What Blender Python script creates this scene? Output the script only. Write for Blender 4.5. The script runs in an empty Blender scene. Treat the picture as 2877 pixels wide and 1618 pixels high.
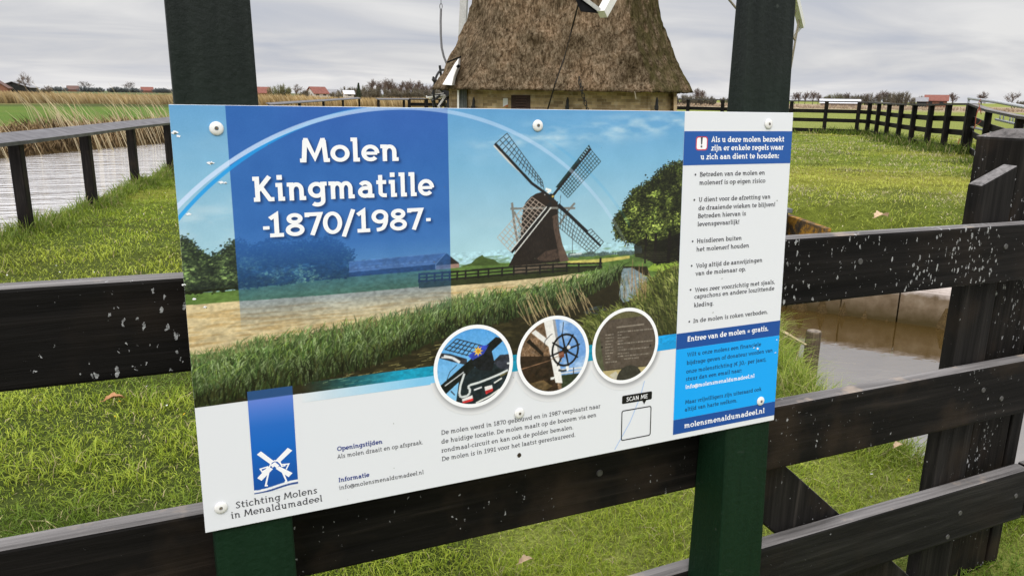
import bpy, bmesh, math, random
import numpy as np
from mathutils import Vector, Matrix
random.seed(7); rng = np.random.default_rng(7)
scene = bpy.context.scene
COL = scene.collection
PI = math.pi

# ------------------------------------------------------------------ camera
R_CAM = np.array([[0.9088184, 0.08810789, -0.40778196],
                  [-0.41695138, 0.22501457, -0.88063613],
                  [0.01416589, 0.97036356, 0.24123409]])
CAM = np.array([0.0, -1.22016819, 1.5])
FPX, PW, PH = 2164.1037, 2877.0, 1618.0
cam_data = bpy.data.cameras.new("camera")
cam_data.sensor_width = 36.0
cam_data.lens = FPX / PW * 36.0
cam_data.clip_start = 0.05
cam_data.clip_end = 20000
cam_ob = bpy.data.objects.new("camera", cam_data)
COL.objects.link(cam_ob)
mw = Matrix([list(R_CAM[i]) + [CAM[i]] for i in range(3)] + [[0, 0, 0, 1]])
cam_ob.matrix_world = mw
scene.camera = cam_ob

# ------------------------------------------------------------------ world: overcast sky
SUN_EL, SUN_AZ = math.radians(48), math.radians(215)    # direction the light comes from (compass-like, from +Y towards +X)
world = bpy.data.worlds.new("World")
scene.world = world
world.use_nodes = True
wt = world.node_tree
wt.nodes.clear()
def wn(kind, **kw):
    n = wt.nodes.new(kind)
    for k, v in kw.items():
        setattr(n, k, v)
    return n
wl = wt.links.new
wo = wn('ShaderNodeOutputWorld'); wb = wn('ShaderNodeBackground'); wb.inputs[1].default_value = 0.1
sky = wn('ShaderNodeTexSky'); sky.sky_type = 'NISHITA'; sky.sun_disc = False
sky.sun_elevation = SUN_EL; sky.sun_rotation = SUN_AZ
tc = wn('ShaderNodeTexCoord'); sx = wn('ShaderNodeSeparateXYZ'); wl(tc.outputs['Generated'], sx.inputs[0])
def wmath(op, a, b=None, clamp=False):
    n = wn('ShaderNodeMath', operation=op); n.use_clamp = clamp
    for i, v in enumerate((a, b)):
        if v is None: continue
        if isinstance(v, (int, float)): n.inputs[i].default_value = v
        else: wl(v, n.inputs[i])
    return n.outputs[0]
zc = wmath('MAXIMUM', sx.outputs[2], 0.0)
den = wmath('ADD', zc, 0.13)
px_ = wmath('DIVIDE', sx.outputs[0], den); py_ = wmath('DIVIDE', sx.outputs[1], den)
cmb = wn('ShaderNodeCombineXYZ'); wl(px_, cmb.inputs[0]); wl(py_, cmb.inputs[1])
rot = wn('ShaderNodeMapping'); rot.inputs['Rotation'].default_value = (0, 0, math.radians(24)); rot.inputs['Scale'].default_value = (0.85, 1.25, 1)
wl(cmb.outputs[0], rot.inputs[0])
nz = wn('ShaderNodeTexNoise'); nz.inputs['Scale'].default_value = 0.75; nz.inputs['Detail'].default_value = 7; nz.inputs['Roughness'].default_value = 0.52; nz.inputs['Distortion'].default_value = 0.6
wl(rot.outputs[0], nz.inputs['Vector'])
cr = wn('ShaderNodeValToRGB')
cr.color_ramp.elements[0].position = 0.34; cr.color_ramp.elements[0].color = (5.0, 5.25, 6.0, 1)
cr.color_ramp.elements[1].position = 0.66; cr.color_ramp.elements[1].color = (8.0, 7.9, 7.85, 1)
e = cr.color_ramp.elements.new(0.5); e.color = (6.5, 6.5, 6.75, 1)
wl(nz.outputs[0], cr.inputs[0])
# luminance rises to the zenith as under a real overcast
g1 = wn('ShaderNodeMapRange'); g1.interpolation_type = 'SMOOTHSTEP'
g1.inputs['From Min'].default_value = 0.12; g1.inputs['From Max'].default_value = 0.75
g1.inputs['To Min'].default_value = 1.0; g1.inputs['To Max'].default_value = 3.0
wl(zc, g1.inputs['Value'])
g2 = wn('ShaderNodeMapRange'); g2.interpolation_type = 'SMOOTHSTEP'
g2.inputs['From Min'].default_value = 0.0; g2.inputs['From Max'].default_value = 0.045
g2.inputs['To Min'].default_value = 1.13; g2.inputs['To Max'].default_value = 1.0
wl(zc, g2.inputs['Value'])
gm = wmath('MULTIPLY', g1.outputs[0], g2.outputs[0])
vm = wn('ShaderNodeVectorMath', operation='SCALE'); wl(cr.outputs[0], vm.inputs[0]); wl(gm, vm.inputs['Scale'])
mx = wn('ShaderNodeMix', data_type='RGBA'); mx.inputs['Factor'].default_value = 0.94
wl(sky.outputs[0], mx.inputs['A']); wl(vm.outputs[0], mx.inputs['B'])
wl(mx.outputs['Result'], wb.inputs[0]); wl(wb.outputs[0], wo.inputs[0])

# ------------------------------------------------------------------ sun through cloud
sd = bpy.data.lights.new("sun", 'SUN'); sd.energy = 1.5; sd.angle = math.radians(25); sd.color = (1.0, 0.96, 0.9)
so = bpy.data.objects.new("sun", sd); COL.objects.link(so)
dirv = Vector((math.cos(SUN_EL) * math.sin(SUN_AZ), math.cos(SUN_EL) * math.cos(SUN_AZ), math.sin(SUN_EL)))
so.rotation_euler = dirv.to_track_quat('Z', 'Y').to_euler()
so.location = (-5, -8, 20)
scene.view_settings.view_transform = 'Standard'
scene.view_settings.look = 'None'
scene.view_settings.gamma = 1.0
scene.view_settings.exposure = 0.0
scene.render.engine = 'CYCLES'
scene.cycles.max_bounces = 6

# ------------------------------------------------------------------ photogrammetry helpers (pixels of the 2877 x 1618 photo -> points of the place)
def ray(x, y):
    return R_CAM @ np.array([(x - PW / 2) / FPX, -(y - PH / 2) / FPX, -1.0])
def on_z(x, y, z=0.0):
    r = ray(x, y); return CAM + r * ((z - CAM[2]) / r[2])
def on_y(x, y, Y):
    r = ray(x, y); return CAM + r * ((Y - CAM[1]) / r[1])
AXIS = ray(PW / 2, PH / 2)
def at_depth(x, y, d):
    return CAM + ray(x, y) * d
def horizon(x):
    return 250 + 0.0146 * x
# sign frame: u to the right, v up, from the lower left corner
S_O = np.array([0.02274108, 0.0, 0.80526039]); S_U = np.array([0.999985198, 0.0, -0.00544090531])
S_V = np.array([0.00543243, 0.0558009, 0.99842714]); S_N = np.array([0.000303607, -0.998441916, 0.0558000775])
SW, SH = 1.2, 0.67726
def SU(x, y):
    r = ray(x, y); k = ((S_O - CAM) @ S_N) / (r @ S_N); d = CAM + r * k - S_O
    return np.array([d @ S_U, d @ S_V])
def sp(u, v, n=0.0):
    return S_O + S_U * u + S_V * v + S_N * n

# ------------------------------------------------------------------ objects
def tag(o, label=None, cat=None, group=None, kind=None):
    if label: o['label'] = label
    if cat: o['category'] = cat
    if group: o['group'] = group
    if kind: o['kind'] = kind
    return o
def empty(name, loc, label, cat, group=None, rz=0.0):
    o = bpy.data.objects.new(name, None); COL.objects.link(o)
    o.empty_display_size = 0.1
    o.location = loc; o.rotation_euler = (0, 0, rz)
    return tag(o, label, cat, group)
def link(name, me, mat, parent=None, world=True):
    o = bpy.data.objects.new(name, me); COL.objects.link(o)
    if mat is not None:
        for m in (mat if isinstance(mat, (list, tuple)) else [mat]):
            me.materials.append(m)
    if parent is not None:
        o.parent = parent
        if world:
            loc = Matrix.Translation(parent.location) @ parent.rotation_euler.to_matrix().to_4x4()
            o.matrix_parent_inverse = loc.inverted()
    return o
class MB:
    def __init__(s): s.v = []; s.f = []; s.mi = []
    def add(s, pts, faces, mi=0):
        b = len(s.v); s.v += [tuple(map(float, p)) for p in pts]
        for f in faces: s.f.append([b + i for i in f]); s.mi.append(mi)
    def hexa(s, p, mi=0):     # p: 4 bottom points (ccw seen from above) + 4 top points
        s.add(p, [(3, 2, 1, 0), (4, 5, 6, 7), (0, 1, 5, 4), (1, 2, 6, 5), (2, 3, 7, 6), (3, 0, 4, 7)], mi)
    def box(s, x0, x1, y0, y1, z0, z1, mi=0):
        s.hexa([(x0, y0, z0), (x1, y0, z0), (x1, y1, z0), (x0, y1, z0), (x0, y0, z1), (x1, y0, z1), (x1, y1, z1), (x0, y1, z1)], mi)
    def beam(s, a, b, w, h, up=(0, 0, 1), w2=None, h2=None, mi=0):   # box from a to b
        a = np.array(a, float); b = np.array(b, float); d = b - a; d /= np.linalg.norm(d)
        side = np.cross(d, np.array(up, float)); n = np.linalg.norm(side)
        if n < 1e-6: side = np.cross(d, np.array((1.0, 0, 0))); n = np.linalg.norm(side)
        side /= n; u = np.cross(side, d)
        w2 = w if w2 is None else w2; h2 = h if h2 is None else h2
        q = []
        for c, ww, hh in ((a, w, h), (b, w2, h2)):
            q.append([c - side * ww / 2 - u * hh / 2, c + side * ww / 2 - u * hh / 2, c + side * ww / 2 + u * hh / 2, c - side * ww / 2 + u * hh / 2])
        s.add(q[0] + q[1], [(0, 1, 2, 3), (7, 6, 5, 4), (1, 0, 4, 5), (2, 1, 5, 6), (3, 2, 6, 7), (0, 3, 7, 4)], mi)
    def tube(s, path, r, n=8, cap=True, mi=0):
        P = [np.array(p, float) for p in path]; rings = []
        rr = r if isinstance(r, (list, tuple, np.ndarray)) else [r] * len(P)
        base = len(s.v)
        ref = np.array((0.31, 0.17, 0.94))
        for i, p in enumerate(P):
            d = P[min(i + 1, len(P) - 1)] - P[max(i - 1, 0)]; d /= (np.linalg.norm(d) + 1e-12)
            a = np.cross(d, ref); a /= (np.linalg.norm(a) + 1e-12); b = np.cross(d, a)
            for k in range(n):
                t = 2 * PI * k / n
                s.v.append(tuple(p + (a * math.cos(t) + b * math.sin(t)) * rr[i]))
        for i in range(len(P) - 1):
            for k in range(n):
                k2 = (k + 1) % n
                s.f.append([base + i * n + k, base + i * n + k2, base + (i + 1) * n + k2, base + (i + 1) * n + k]); s.mi.append(mi)
        if cap:
            s.f.append([base + k for k in range(n)]); s.mi.append(mi)
            e0 = base + (len(P) - 1) * n
            s.f.append([e0 + n - 1 - k for k in range(n)]); s.mi.append(mi)
    def build(s, name, mat, parent=None, bevel=0.0, smooth=False, seg=2):
        me = bpy.data.meshes.new(name); me.from_pydata(s.v, [], s.f); me.update()
        o = link(name, me, mat, parent)
        if any(s.mi): me.polygons.foreach_set('material_index', s.mi)
        bm = bmesh.new(); bm.from_mesh(me); bmesh.ops.recalc_face_normals(bm, faces=bm.faces); bm.to_mesh(me); bm.free()
        if smooth: me.polygons.foreach_set('use_smooth', [True] * len(me.polygons))
        if bevel:
            m = o.modifiers.new('bevel', 'BEVEL'); m.width = bevel; m.segments = seg; m.limit_method = 'ANGLE'; m.angle_limit = 0.6
        return o
def raw_mesh(name, verts, quads=None, tris=None, col=None, smooth=False, extra=None):
    """big meshes straight from numpy arrays"""
    verts = np.asarray(verts, np.float32); me = bpy.data.meshes.new(name)
    nq = 0 if quads is None else len(quads); nt = 0 if tris is None else len(tris)
    loops = []
    if nq: loops.append(np.asarray(quads, np.int32).ravel())
    if nt: loops.append(np.asarray(tris, np.int32).ravel())
    loops = np.concatenate(loops)
    me.vertices.add(len(verts)); me.vertices.foreach_set('co', verts.ravel())
    me.loops.add(len(loops)); me.loops.foreach_set('vertex_index', loops)
    me.polygons.add(nq + nt)
    st = np.concatenate([np.arange(nq) * 4, nq * 4 + np.arange(nt) * 3]).astype(np.int32)
    me.polygons.foreach_set('loop_start', st)
    if smooth: me.polygons.foreach_set('use_smooth', np.ones(nq + nt, bool))
    me.update(calc_edges=True)
    if col is not None:
        a = me.color_attributes.new('tint', 'FLOAT_COLOR', 'POINT')
        c = np.ones((len(verts), 4), np.float32); c[:, :3] = col
        a.data.foreach_set('color', c.ravel())
    me.validate()
    return me

# ------------------------------------------------------------------ materials
def lin(*c):
    c = np.array(c, float) / 255.0
    return np.where(c <= 0.04045, c / 12.92, ((c + 0.055) / 1.055) ** 2.4)
class NT:
    def __init__(s, name):
        s.m = bpy.data.materials.new(name); s.m.use_nodes = True; s.t = s.m.node_tree
        s.b = s.t.nodes['Principled BSDF']
    def n(s, kind, **kw):
        nd = s.t.nodes.new(kind)
        for k, v in kw.items(): setattr(nd, k, v)
        return nd
    def put(s, sock, v):
        if v is None: return
        if hasattr(v, 'links') or isinstance(v, bpy.types.NodeSocket): s.t.links.new(v, sock)
        else: sock.default_value = v
    def coord(s, scale=(1, 1, 1), kind='Object', rot=(0, 0, 0)):
        c = s.n('ShaderNodeTexCoord'); m = s.n('ShaderNodeMapping')
        m.inputs['Scale'].default_value = scale; m.inputs['Rotation'].default_value = rot
        s.t.links.new(c.outputs[kind], m.inputs[0]); return m.outputs[0]
    def pos(s):
        return s.n('ShaderNodeNewGeometry').outputs['Position']
    def noise(s, vec, scale, detail=4, rough=0.55, dist=0.0, out=0):
        nd = s.n('ShaderNodeTexNoise'); s.put(nd.inputs['Vector'], vec); nd.inputs['Scale'].default_value = scale
        nd.inputs['Detail'].default_value = detail; nd.inputs['Roughness'].default_value = rough; nd.inputs['Distortion'].default_value = dist
        return nd.outputs[out]
    def vor(s, vec, scale, rnd=1.0, feature='F1'):
        nd = s.n('ShaderNodeTexVoronoi'); nd.feature = feature; s.put(nd.inputs['Vector'], vec); nd.inputs['Scale'].default_value = scale
        nd.inputs['Randomness'].default_value = rnd; return nd
    def math(s, op, a, b=None, c=None, clamp=False):
        nd = s.n('ShaderNodeMath', operation=op); nd.use_clamp = clamp
        for i, v in enumerate((a, b, c)): s.put(nd.inputs[i], v)
        return nd.outputs[0]
    def ramp(s, fac, stops, interp='LINEAR'):
        nd = s.n('ShaderNodeValToRGB'); r = nd.color_ramp; r.interpolation = interp
        while len(r.elements) < len(stops): r.elements.new(0.5)
        for e, (p, c) in zip(r.elements, stops):
            e.position = p; e.color = (c, c, c, 1) if isinstance(c, (int, float)) else (*c[:3], 1)
        s.put(nd.inputs[0], fac); return nd.outputs[0]
    def mix(s, fac, a, b, mode='MIX'):
        nd = s.n('ShaderNodeMix', data_type='RGBA'); nd.blend_type = mode
        s.put(nd.inputs['Factor'], fac)
        for k, v in (('A', a), ('B', b)):
            if isinstance(v, (tuple, list, np.ndarray)): v = (*[float(q) for q in v[:3]], 1)
            s.put(nd.inputs[k], v)
        return nd.outputs['Result']
    def bump(s, h, strength=0.3, dist=0.01):
        nd = s.n('ShaderNodeBump'); nd.inputs['Strength'].default_value = strength; nd.inputs['Distance'].default_value = dist
        s.put(nd.inputs['Height'], h); s.t.links.new(nd.outputs[0], s.b.inputs['Normal'])
    def done(s, color=None, rough=0.6, spec=0.5, metal=0.0):
        if color is not None:
            if isinstance(color, (tuple, list, np.ndarray)): color = (*[float(q) for q in color[:3]], 1)
            s.put(s.b.inputs['Base Color'], color)
        s.put(s.b.inputs['Roughness'], rough); s.b.inputs['Specular IOR Level'].default_value = spec; s.b.inputs['Metallic'].default_value = metal
        return s.m
def simple(name, c, rough=0.6, var=0.15, scale=12, spec=0.4, metal=0.0, bump=0.0):
    t = NT(name); v = t.coord()
    f = t.noise(v, scale, 5)
    col = t.ramp(f, [(0.3, np.array(c) * (1 - var)), (0.7, np.array(c) * (1 + var))])
    if bump: t.bump(t.noise(v, scale * 4, 5), bump, 0.005)
    return t.done(col, rough, spec, metal)
def tinted(name, rough=0.6, spec=0.2, translucent=0.0, gain=1.0):
    """colour comes from the per-element tint of the mesh"""
    t = NT(name); a = t.n('ShaderNodeVertexColor'); a.layer_name = 'tint'
    t.done(a.outputs[0], rough, spec)
    if translucent:
        tr = t.n('ShaderNodeBsdfTranslucent'); t.t.links.new(a.outputs[0], tr.inputs[0])
        m = t.n('ShaderNodeMixShader'); m.inputs[0].default_value = translucent
        out = t.t.nodes['Material Output']
        t.t.links.new(t.b.outputs[0], m.inputs[1]); t.t.links.new(tr.outputs[0], m.inputs[2]); t.t.links.new(m.outputs[0], out.inputs[0])
    return t.m
def stained_wood(name, axis='x', flecks=0.5, base=(0.0058, 0.0050, 0.0046), top=(0.17, 0.16, 0.155), brown=0.3, spec=0.12, seed=0.0):
    """black-stained fence timber: grain along one axis, greyed upper faces, white flaking spots"""
    t = NT(name)
    st = {'x': (1.2, 26, 26), 'z': (26, 26, 1.2), 'y': (26, 1.2, 26)}[axis]
    c = t.n('ShaderNodeTexCoord').outputs['Object']
    mp = t.n('ShaderNodeMapping'); mp.inputs['Scale'].default_value = st; mp.inputs['Location'].default_value = (seed, seed * 1.7, seed * 0.6); t.t.links.new(c, mp.inputs[0])
    gr = t.noise(mp.outputs[0], 1.6, 6, 0.62, 0.4)
    patch = t.noise(c, 5.0, 4)
    dark = t.ramp(gr, [(0.25, np.array(base) * 0.3), (0.5, base), (0.62, np.array(base) * 1.7), (0.80, np.array(base) * 4.2 + np.array((0.010, 0.006, 0.003)) * brown)])
    br = t.ramp(patch, [(0.5, 0.0), (0.75, 1.0)])
    dark = t.mix(t.math('MULTIPLY', br, brown), dark, (0.035, 0.024, 0.016))
    # weathered grey upper face
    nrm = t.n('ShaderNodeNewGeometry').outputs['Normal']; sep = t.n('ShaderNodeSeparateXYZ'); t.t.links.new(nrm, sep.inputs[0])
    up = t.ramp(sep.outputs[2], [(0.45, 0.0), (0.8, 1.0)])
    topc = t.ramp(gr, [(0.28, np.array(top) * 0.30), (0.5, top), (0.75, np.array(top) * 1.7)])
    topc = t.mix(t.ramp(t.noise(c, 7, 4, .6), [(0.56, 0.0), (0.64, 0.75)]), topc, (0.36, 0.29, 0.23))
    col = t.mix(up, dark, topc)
    # flaking / bird marks
    wv = t.n('ShaderNodeVectorMath', operation='MULTIPLY_ADD'); nn = t.noise(c, 95, 3, 0.65, 0.0, 1)
    t.t.links.new(nn, wv.inputs[0]); wv.inputs[1].default_value = (0.015, 0.015, 0.024); t.t.links.new(c, wv.inputs[2])
    m2 = t.n('ShaderNodeMapping'); m2.inputs['Scale'].default_value = (1.25, 1.25, 0.55); m2.inputs['Location'].default_value = (seed, 0, seed); t.t.links.new(wv.outputs[0], m2.inputs[0])
    big = t.noise(c, 3.4, 3, 0.6)
    bigm = t.ramp(big, [(0.42, 0.18), (0.60, 1.15)])
    vo = t.vor(m2.outputs[0], 88, 1.0)
    sc = t.n('ShaderNodeSeparateColor'); t.t.links.new(vo.outputs['Color'], sc.inputs[0])
    rad = t.math('MULTIPLY', t.math('MULTIPLY', t.math('SUBTRACT', sc.outputs[0], 1 - 0.52 * min(flecks, 1.3)), 0.95), bigm)
    hit = t.math('LESS_THAN', vo.outputs['Distance'], t.math('MINIMUM', rad, 0.36))
    vo2 = t.vor(m2.outputs[0], 120, 1.0)
    sc2 = t.n('ShaderNodeSeparateColor'); t.t.links.new(vo2.outputs['Color'], sc2.inputs[0])
    rad2 = t.math('MULTIPLY', t.math('MULTIPLY', t.math('SUBTRACT', sc2.outputs[1], 0.80), 1.5 * flecks), bigm)
    hit2 = t.math('LESS_THAN', vo2.outputs['Distance'], rad2)
    h = t.math('MAXIMUM', hit, hit2)
    flk = t.math('MULTIPLY', h, t.ramp(t.noise(c, 140, 2), [(0.35, 0.30), (0.62, 0.95)]))
    col = t.mix(flk, col, (0.42, 0.425, 0.425))
    t.bump(t.math('ADD', gr, t.math('MULTIPLY', h, 0.4)), 0.55, 0.005)
    return t.done(col, t.ramp(gr, [(0.3, 0.72), (0.8, 0.5)]), spec)
M = {}
# ================================================================== the printed sign
KC = 2000                      # canvas cells per metre (halved at the end)
class Canvas:
    def __init__(s, u0, v0, u1, v1, col=(255, 255, 255), K=KC):
        s.u0, s.v0, s.u1, s.v1, s.K = u0, v0, u1, v1, K
        s.w = int(round((u1 - u0) * K)); s.h = int(round((v1 - v0) * K))
        s.a = np.empty((s.h, s.w, 3), np.float32); s.a[:] = col
        s.V = s.v0 + (np.arange(s.h) + 0.5) / K; s.U = s.u0 + (np.arange(s.w) + 0.5) / K
    def ij(s, uv):
        uv = np.asarray(uv, float); return np.c_[(uv[:, 0] - s.u0) * s.K - 0.5, (uv[:, 1] - s.v0) * s.K - 0.5]
    def mask(s, uv):
        p = s.ij(uv); x0, y0 = np.floor(p.min(0)).astype(int); x1, y1 = np.ceil(p.max(0)).astype(int) + 1
        x0, y0 = max(x0, 0), max(y0, 0); x1, y1 = min(x1, s.w), min(y1, s.h)
        if x1 <= x0 or y1 <= y0: return None
        xs = np.arange(x0, x1)[None, :]; ys = np.arange(y0, y1)[:, None]
        m = np.zeros((y1 - y0, x1 - x0), bool)
        for i in range(len(p)):
            ax, ay = p[i - 1]; bx, by = p[i]
            if ay == by: continue
            m ^= ((ys >= min(ay, by)) & (ys < max(ay, by))) & (xs < ax + (ys - ay) * (bx - ax) / (by - ay))
        return (slice(y0, y1), slice(x0, x1)), m
    def poly(s, uv, col, alpha=1.0):
        r = s.mask(uv)
        if r is None: return
        sl, m = r; t = s.a[sl]; c = np.asarray(col, np.float32)
        if alpha >= 1: t[m] = c
        else: t[m] = t[m] * (1 - alpha) + c * alpha
    def ppoly(s, px, col, alpha=1.0): s.poly([SU(*p) for p in px], col, alpha)
    def line(s, a, b, w, col, alpha=1.0, w2=None):     # widths in metres, points in uv
        a = np.asarray(a, float); b = np.asarray(b, float); d = b - a; L = np.hypot(*d)
        if L < 1e-9: return
        n = np.array((-d[1], d[0])) / L; w2 = w if w2 is None else w2
        s.poly([a - n * w / 2, a + n * w / 2, b + n * w2 / 2, b - n * w2 / 2], col, alpha)
    def path(s, pts, w, col, alpha=1.0, px=True):
        P = [SU(*p) for p in pts] if px else pts
        for a, b in zip(P[:-1], P[1:]): s.line(a, b, w, col, alpha)
    def disc(s, c, r, col, alpha=1.0, ry=None, n=20):
        ry = r if ry is None else ry
        s.poly([(c[0] + r * math.cos(2 * PI * k / n), c[1] + ry * math.sin(2 * PI * k / n)) for k in range(n)], col, alpha)
    def blend(s, col, A):          # A: per-cell alpha
        s.a[:] = s.a * (1 - A[..., None]) + np.asarray(col, np.float32) * A[..., None]
    def half(s):
        h, w = s.h // 2 * 2, s.w // 2 * 2
        return s.a[:h, :w].reshape(h // 2, 2, w // 2, 2, 3).mean((1, 3))
def vnoise(h, w, sy, sx_, seed, octv=4):
    r = np.random.default_rng(seed); out = np.zeros((h, w), np.float32); amp = 1.0; tot = 0
    for o in range(octv):
        gy, gx = int(h / sy) + 3, int(w / sx_) + 3; g = r.random((gy, gx)).astype(np.float32)
        y = np.arange(h) / sy; x = np.arange(w) / sx_; yi = y.astype(int); xi = x.astype(int)
        fy = (y - yi); fx = (x - xi); fy = fy * fy * (3 - 2 * fy); fx = fx * fx * (3 - 2 * fx)
        r0 = g[yi][:, xi] * (1 - fx) + g[yi][:, xi + 1] * fx; r1 = g[yi + 1][:, xi] * (1 - fx) + g[yi + 1][:, xi + 1] * fx
        out += amp * (r0 * (1 - fy)[:, None] + r1 * fy[:, None]); tot += amp; amp *= 0.5; sy = max(sy / 2, 1); sx_ = max(sx_ / 2, 1)
    return out / tot
def blur(a, r):
    for ax in (0, 1):
        k = 2 * r + 1; p = [(0, 0), (0, 0)]; p[ax] = (r + 1, r)
        c = np.cumsum(np.pad(a, p, mode='edge'), axis=ax)
        a = (np.take(c, np.arange(k, c.shape[ax]), ax) - np.take(c, np.arange(0, c.shape[ax] - k), ax)) / k
    return a

# ------------------------------------------------------------------ slab lettering drawn as strokes
def arc(cx, cy, rx, ry, a0, a1, n=14):
    return [(cx + rx * math.cos(math.radians(a0 + (a1 - a0) * i / n)), cy + ry * math.sin(math.radians(a0 + (a1 - a0) * i / n))) for i in range(n + 1)]
def crom(P, n=6):
    P = [np.array(p, float) for p in P]; Q = [2 * P[0] - P[1]] + P + [2 * P[-1] - P[-2]]; o = []
    for i in range(1, len(Q) - 2):
        for k in range(n):
            t = k / n; a, b, c, d = Q[i - 1:i + 3]
            o.append(tuple(0.5 * (2 * b + (c - a) * t + (2 * a - 5 * b + 4 * c - d) * t * t + (3 * b - a - 3 * c + d) * t ** 3)))
    return o + [tuple(P[-1])]
def dot(x, y, r): return [(x - r, y), (x + r, y)]
def glyph(ch, w):
    h = w / 2; X = 0.73; A = 1.04; D = -0.29; s = 0.5 * w + 0.075
    E = lambda cx, cy, rx, ry: ('c', arc(cx, cy, rx, ry, 0, 360, 26)[:-1])
    sq = lambda x, y: ('w', w * 1.15, [(x, y - w * 0.58), (x, y + w * 0.58)])
    stemT = lambda x, top, foot=True: [(x - s, top - h), (x, top - h), (x, h), (x + s, h)] if foot else [(x - s, top - h), (x, top - h), (x, 0)]
    if ch == ' ': return 0.34, []
    if ch == 'a': return .70, [arc(.31, X - h - .19, .19, .19, 150, 0, 10) + [(.50, h), (.50 + s, h)], [(.50, .42), (.31, .42)] + arc(.31, (.42 + h) / 2, .20, (.42 - h) / 2, 90, 270, 10) + [(.40, h + .01), (.50, .17)]]
    if ch == 'b': return .74, [stemT(.20, A, False), arc(.43, X / 2, .23, X / 2 - h, 165, -165, 20)]
    if ch == 'c': return .60, [arc(.35, X / 2, .26, X / 2 - h, 48, 315, 18)]
    if ch == 'd': return .78, [[(.56 - s, A - h), (.56, A - h), (.56, h), (.56 + s, h)], arc(.33, X / 2, .23, X / 2 - h, 15, 345, 20)]
    if ch == 'e': return .68, [('w', w * .8, [(.13, .355), (.60, .355)]), arc(.35, X / 2, .25, X / 2 - h, -3, 318, 22)]
    if ch == 'f': return .46, [[(.46, A - h), (.38, A - h)] + arc(.36, .84, .15, A - h - .84, 90, 180, 6) + [(.21, 0)], [(.05, X - h), (.41, X - h)], [(.08, h), (.36, h)]]
    if ch == 'g': return .74, [E(.33, .40, .23, X - h - .40), [(.56 + s, X - h), (.56, X - h), (.56, -.02)] + arc(.35, -.04, .21, -D - h - .04, 0, -140, 10)]
    if ch == 'h': return .78, [stemT(.20, A, False), arc(.39, .42, .18, X - h - .42, 180, 0, 12) + [(.57, h), (.57 + s, h)]]
    if ch == 'i': return .40, [stemT(.20, X), sq(.19, .95)]
    if ch == 'j': return .36, [[(.20 - s, X - h), (.20, X - h), (.20, -.08)] + arc(.04, -.08, .16, .15, 0, -90, 6), sq(.19, .95)]
    if ch == 'k': return .70, [stemT(.20, A, False), [(.56, X - h), (.50, X - h), (.22, .36)], [(.30, .42), (.54, h), (.54 + s, h)]]
    if ch == 'l': return .40, [stemT(.20, A)]
    if ch == 'm': return 1.12, [stemT(.20, X, False), arc(.365, .42, .165, X - h - .42, 180, 0, 12) + [(.53, 0)], arc(.695, .42, .165, X - h - .42, 180, 0, 12) + [(.86, h), (.86 + s, h)]]
    if ch == 'n': return .78, [stemT(.20, X, False), arc(.38, .42, .18, X - h - .42, 180, 0, 12) + [(.56, h), (.56 + s, h)]]
    if ch == 'o': return .70, [E(.35, X / 2, .26, X / 2 - h)]
    if ch == 'p': return .74, [[(.20 - s, X - h), (.20, X - h), (.20, D)], [(.08, D + h), (.34, D + h)], arc(.43, X / 2, .23, X / 2 - h, 165, -165, 20)]
    if ch == 'r': return .52, [[(.20 - s, X - h), (.20, X - h), (.20, 0)], [(.06, h), (.35, h)], arc(.42, .40, .22, X - h - .40, 180, 75, 8)]
    if ch == 's': return .54, [crom([(.44, X - .15), (.37, X - h - .01), (.26, X - h), (.13, X - .19), (.27, X / 2 + .01), (.43, .19), (.30, h), (.18, h + .005), (.09, .15)])]
    if ch == 't': return .50, [[(.21, .95), (.21, .20)] + arc(.36, .20, .15, .20 - h, 180, 270, 6) + [(.45, h)], [(.05, X - h), (.44, X - h)]]
    if ch == 'u': return .78, [[(.18 - s, X - h), (.18, X - h), (.18, .30)] + arc(.36, .30, .18, .30 - h, 180, 360, 12), [(.54 - s, X - h), (.54, X - h), (.54, h), (.54 + s, h)]]
    if ch == 'v': return .62, [[(.07, X), (.31, .03), (.55, X)], [(-.01, X - h), (.17, X - h)], [(.47, X - h), (.63, X - h)]]
    if ch == 'w': return .92, [[(.07, X), (.26, .03), (.46, X - .05), (.66, .03), (.85, X)], [(-.01, X - h), (.17, X - h)], [(.76, X - h), (.92, X - h)]]
    if ch == 'y': return .62, [[(.07, X), (.32, .03)], [(.55, X), (.25, D + h), (.10, D + h)], [(-.01, X - h), (.17, X - h)]]
    if ch == 'z': return .58, [[(.09, X - h), (.46, X - h), (.10, h), (.50, h)]]
    if ch == 'A': return .76, [[(.06, 0), (.37, .97), (.68, 0)], [(.17, .30), (.57, .30)]]
    if ch == 'B': return .72, [[(.16, 0), (.16, 1)], [(.05, 1 - h), (.36, 1 - h)] + arc(.38, .76, .20, .24 - h, 90, -90, 10) + [(.16, .53)], [(.38, .53)] + arc(.38, .28, .24, .27 - h / 2, 85, -90, 10) + [(.05, h)]]
    if ch == 'C': return .74, [arc(.45, .5, .36, .5 - h, 48, 315, 20)]
    if ch == 'D': return .84, [[(.16, 0), (.16, 1)], [(.05, 1 - h), (.36, 1 - h)] + arc(.38, .5, .36, .5 - h, 90, -90, 18) + [(.05, h)]]
    if ch == 'E': return .68, [[(.60, 1 - h), (.16, 1 - h), (.16, h), (.62, h)], [(.16, .53), (.52, .53)], [(.05, h), (.16, h)]]
    if ch == 'H': return .86, [[(.18, 0), (.18, 1)], [(.68, 0), (.68, 1)], [(.18, .53), (.68, .53)], [(.05, 1 - h), (.18, 1 - h)], [(.68, h), (.80, h)]]
    if ch == 'I': return .44, [[(.22, 0), (.22, 1)], [(.07, 1 - h), (.37, 1 - h)], [(.07, h), (.37, h)]]
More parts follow.
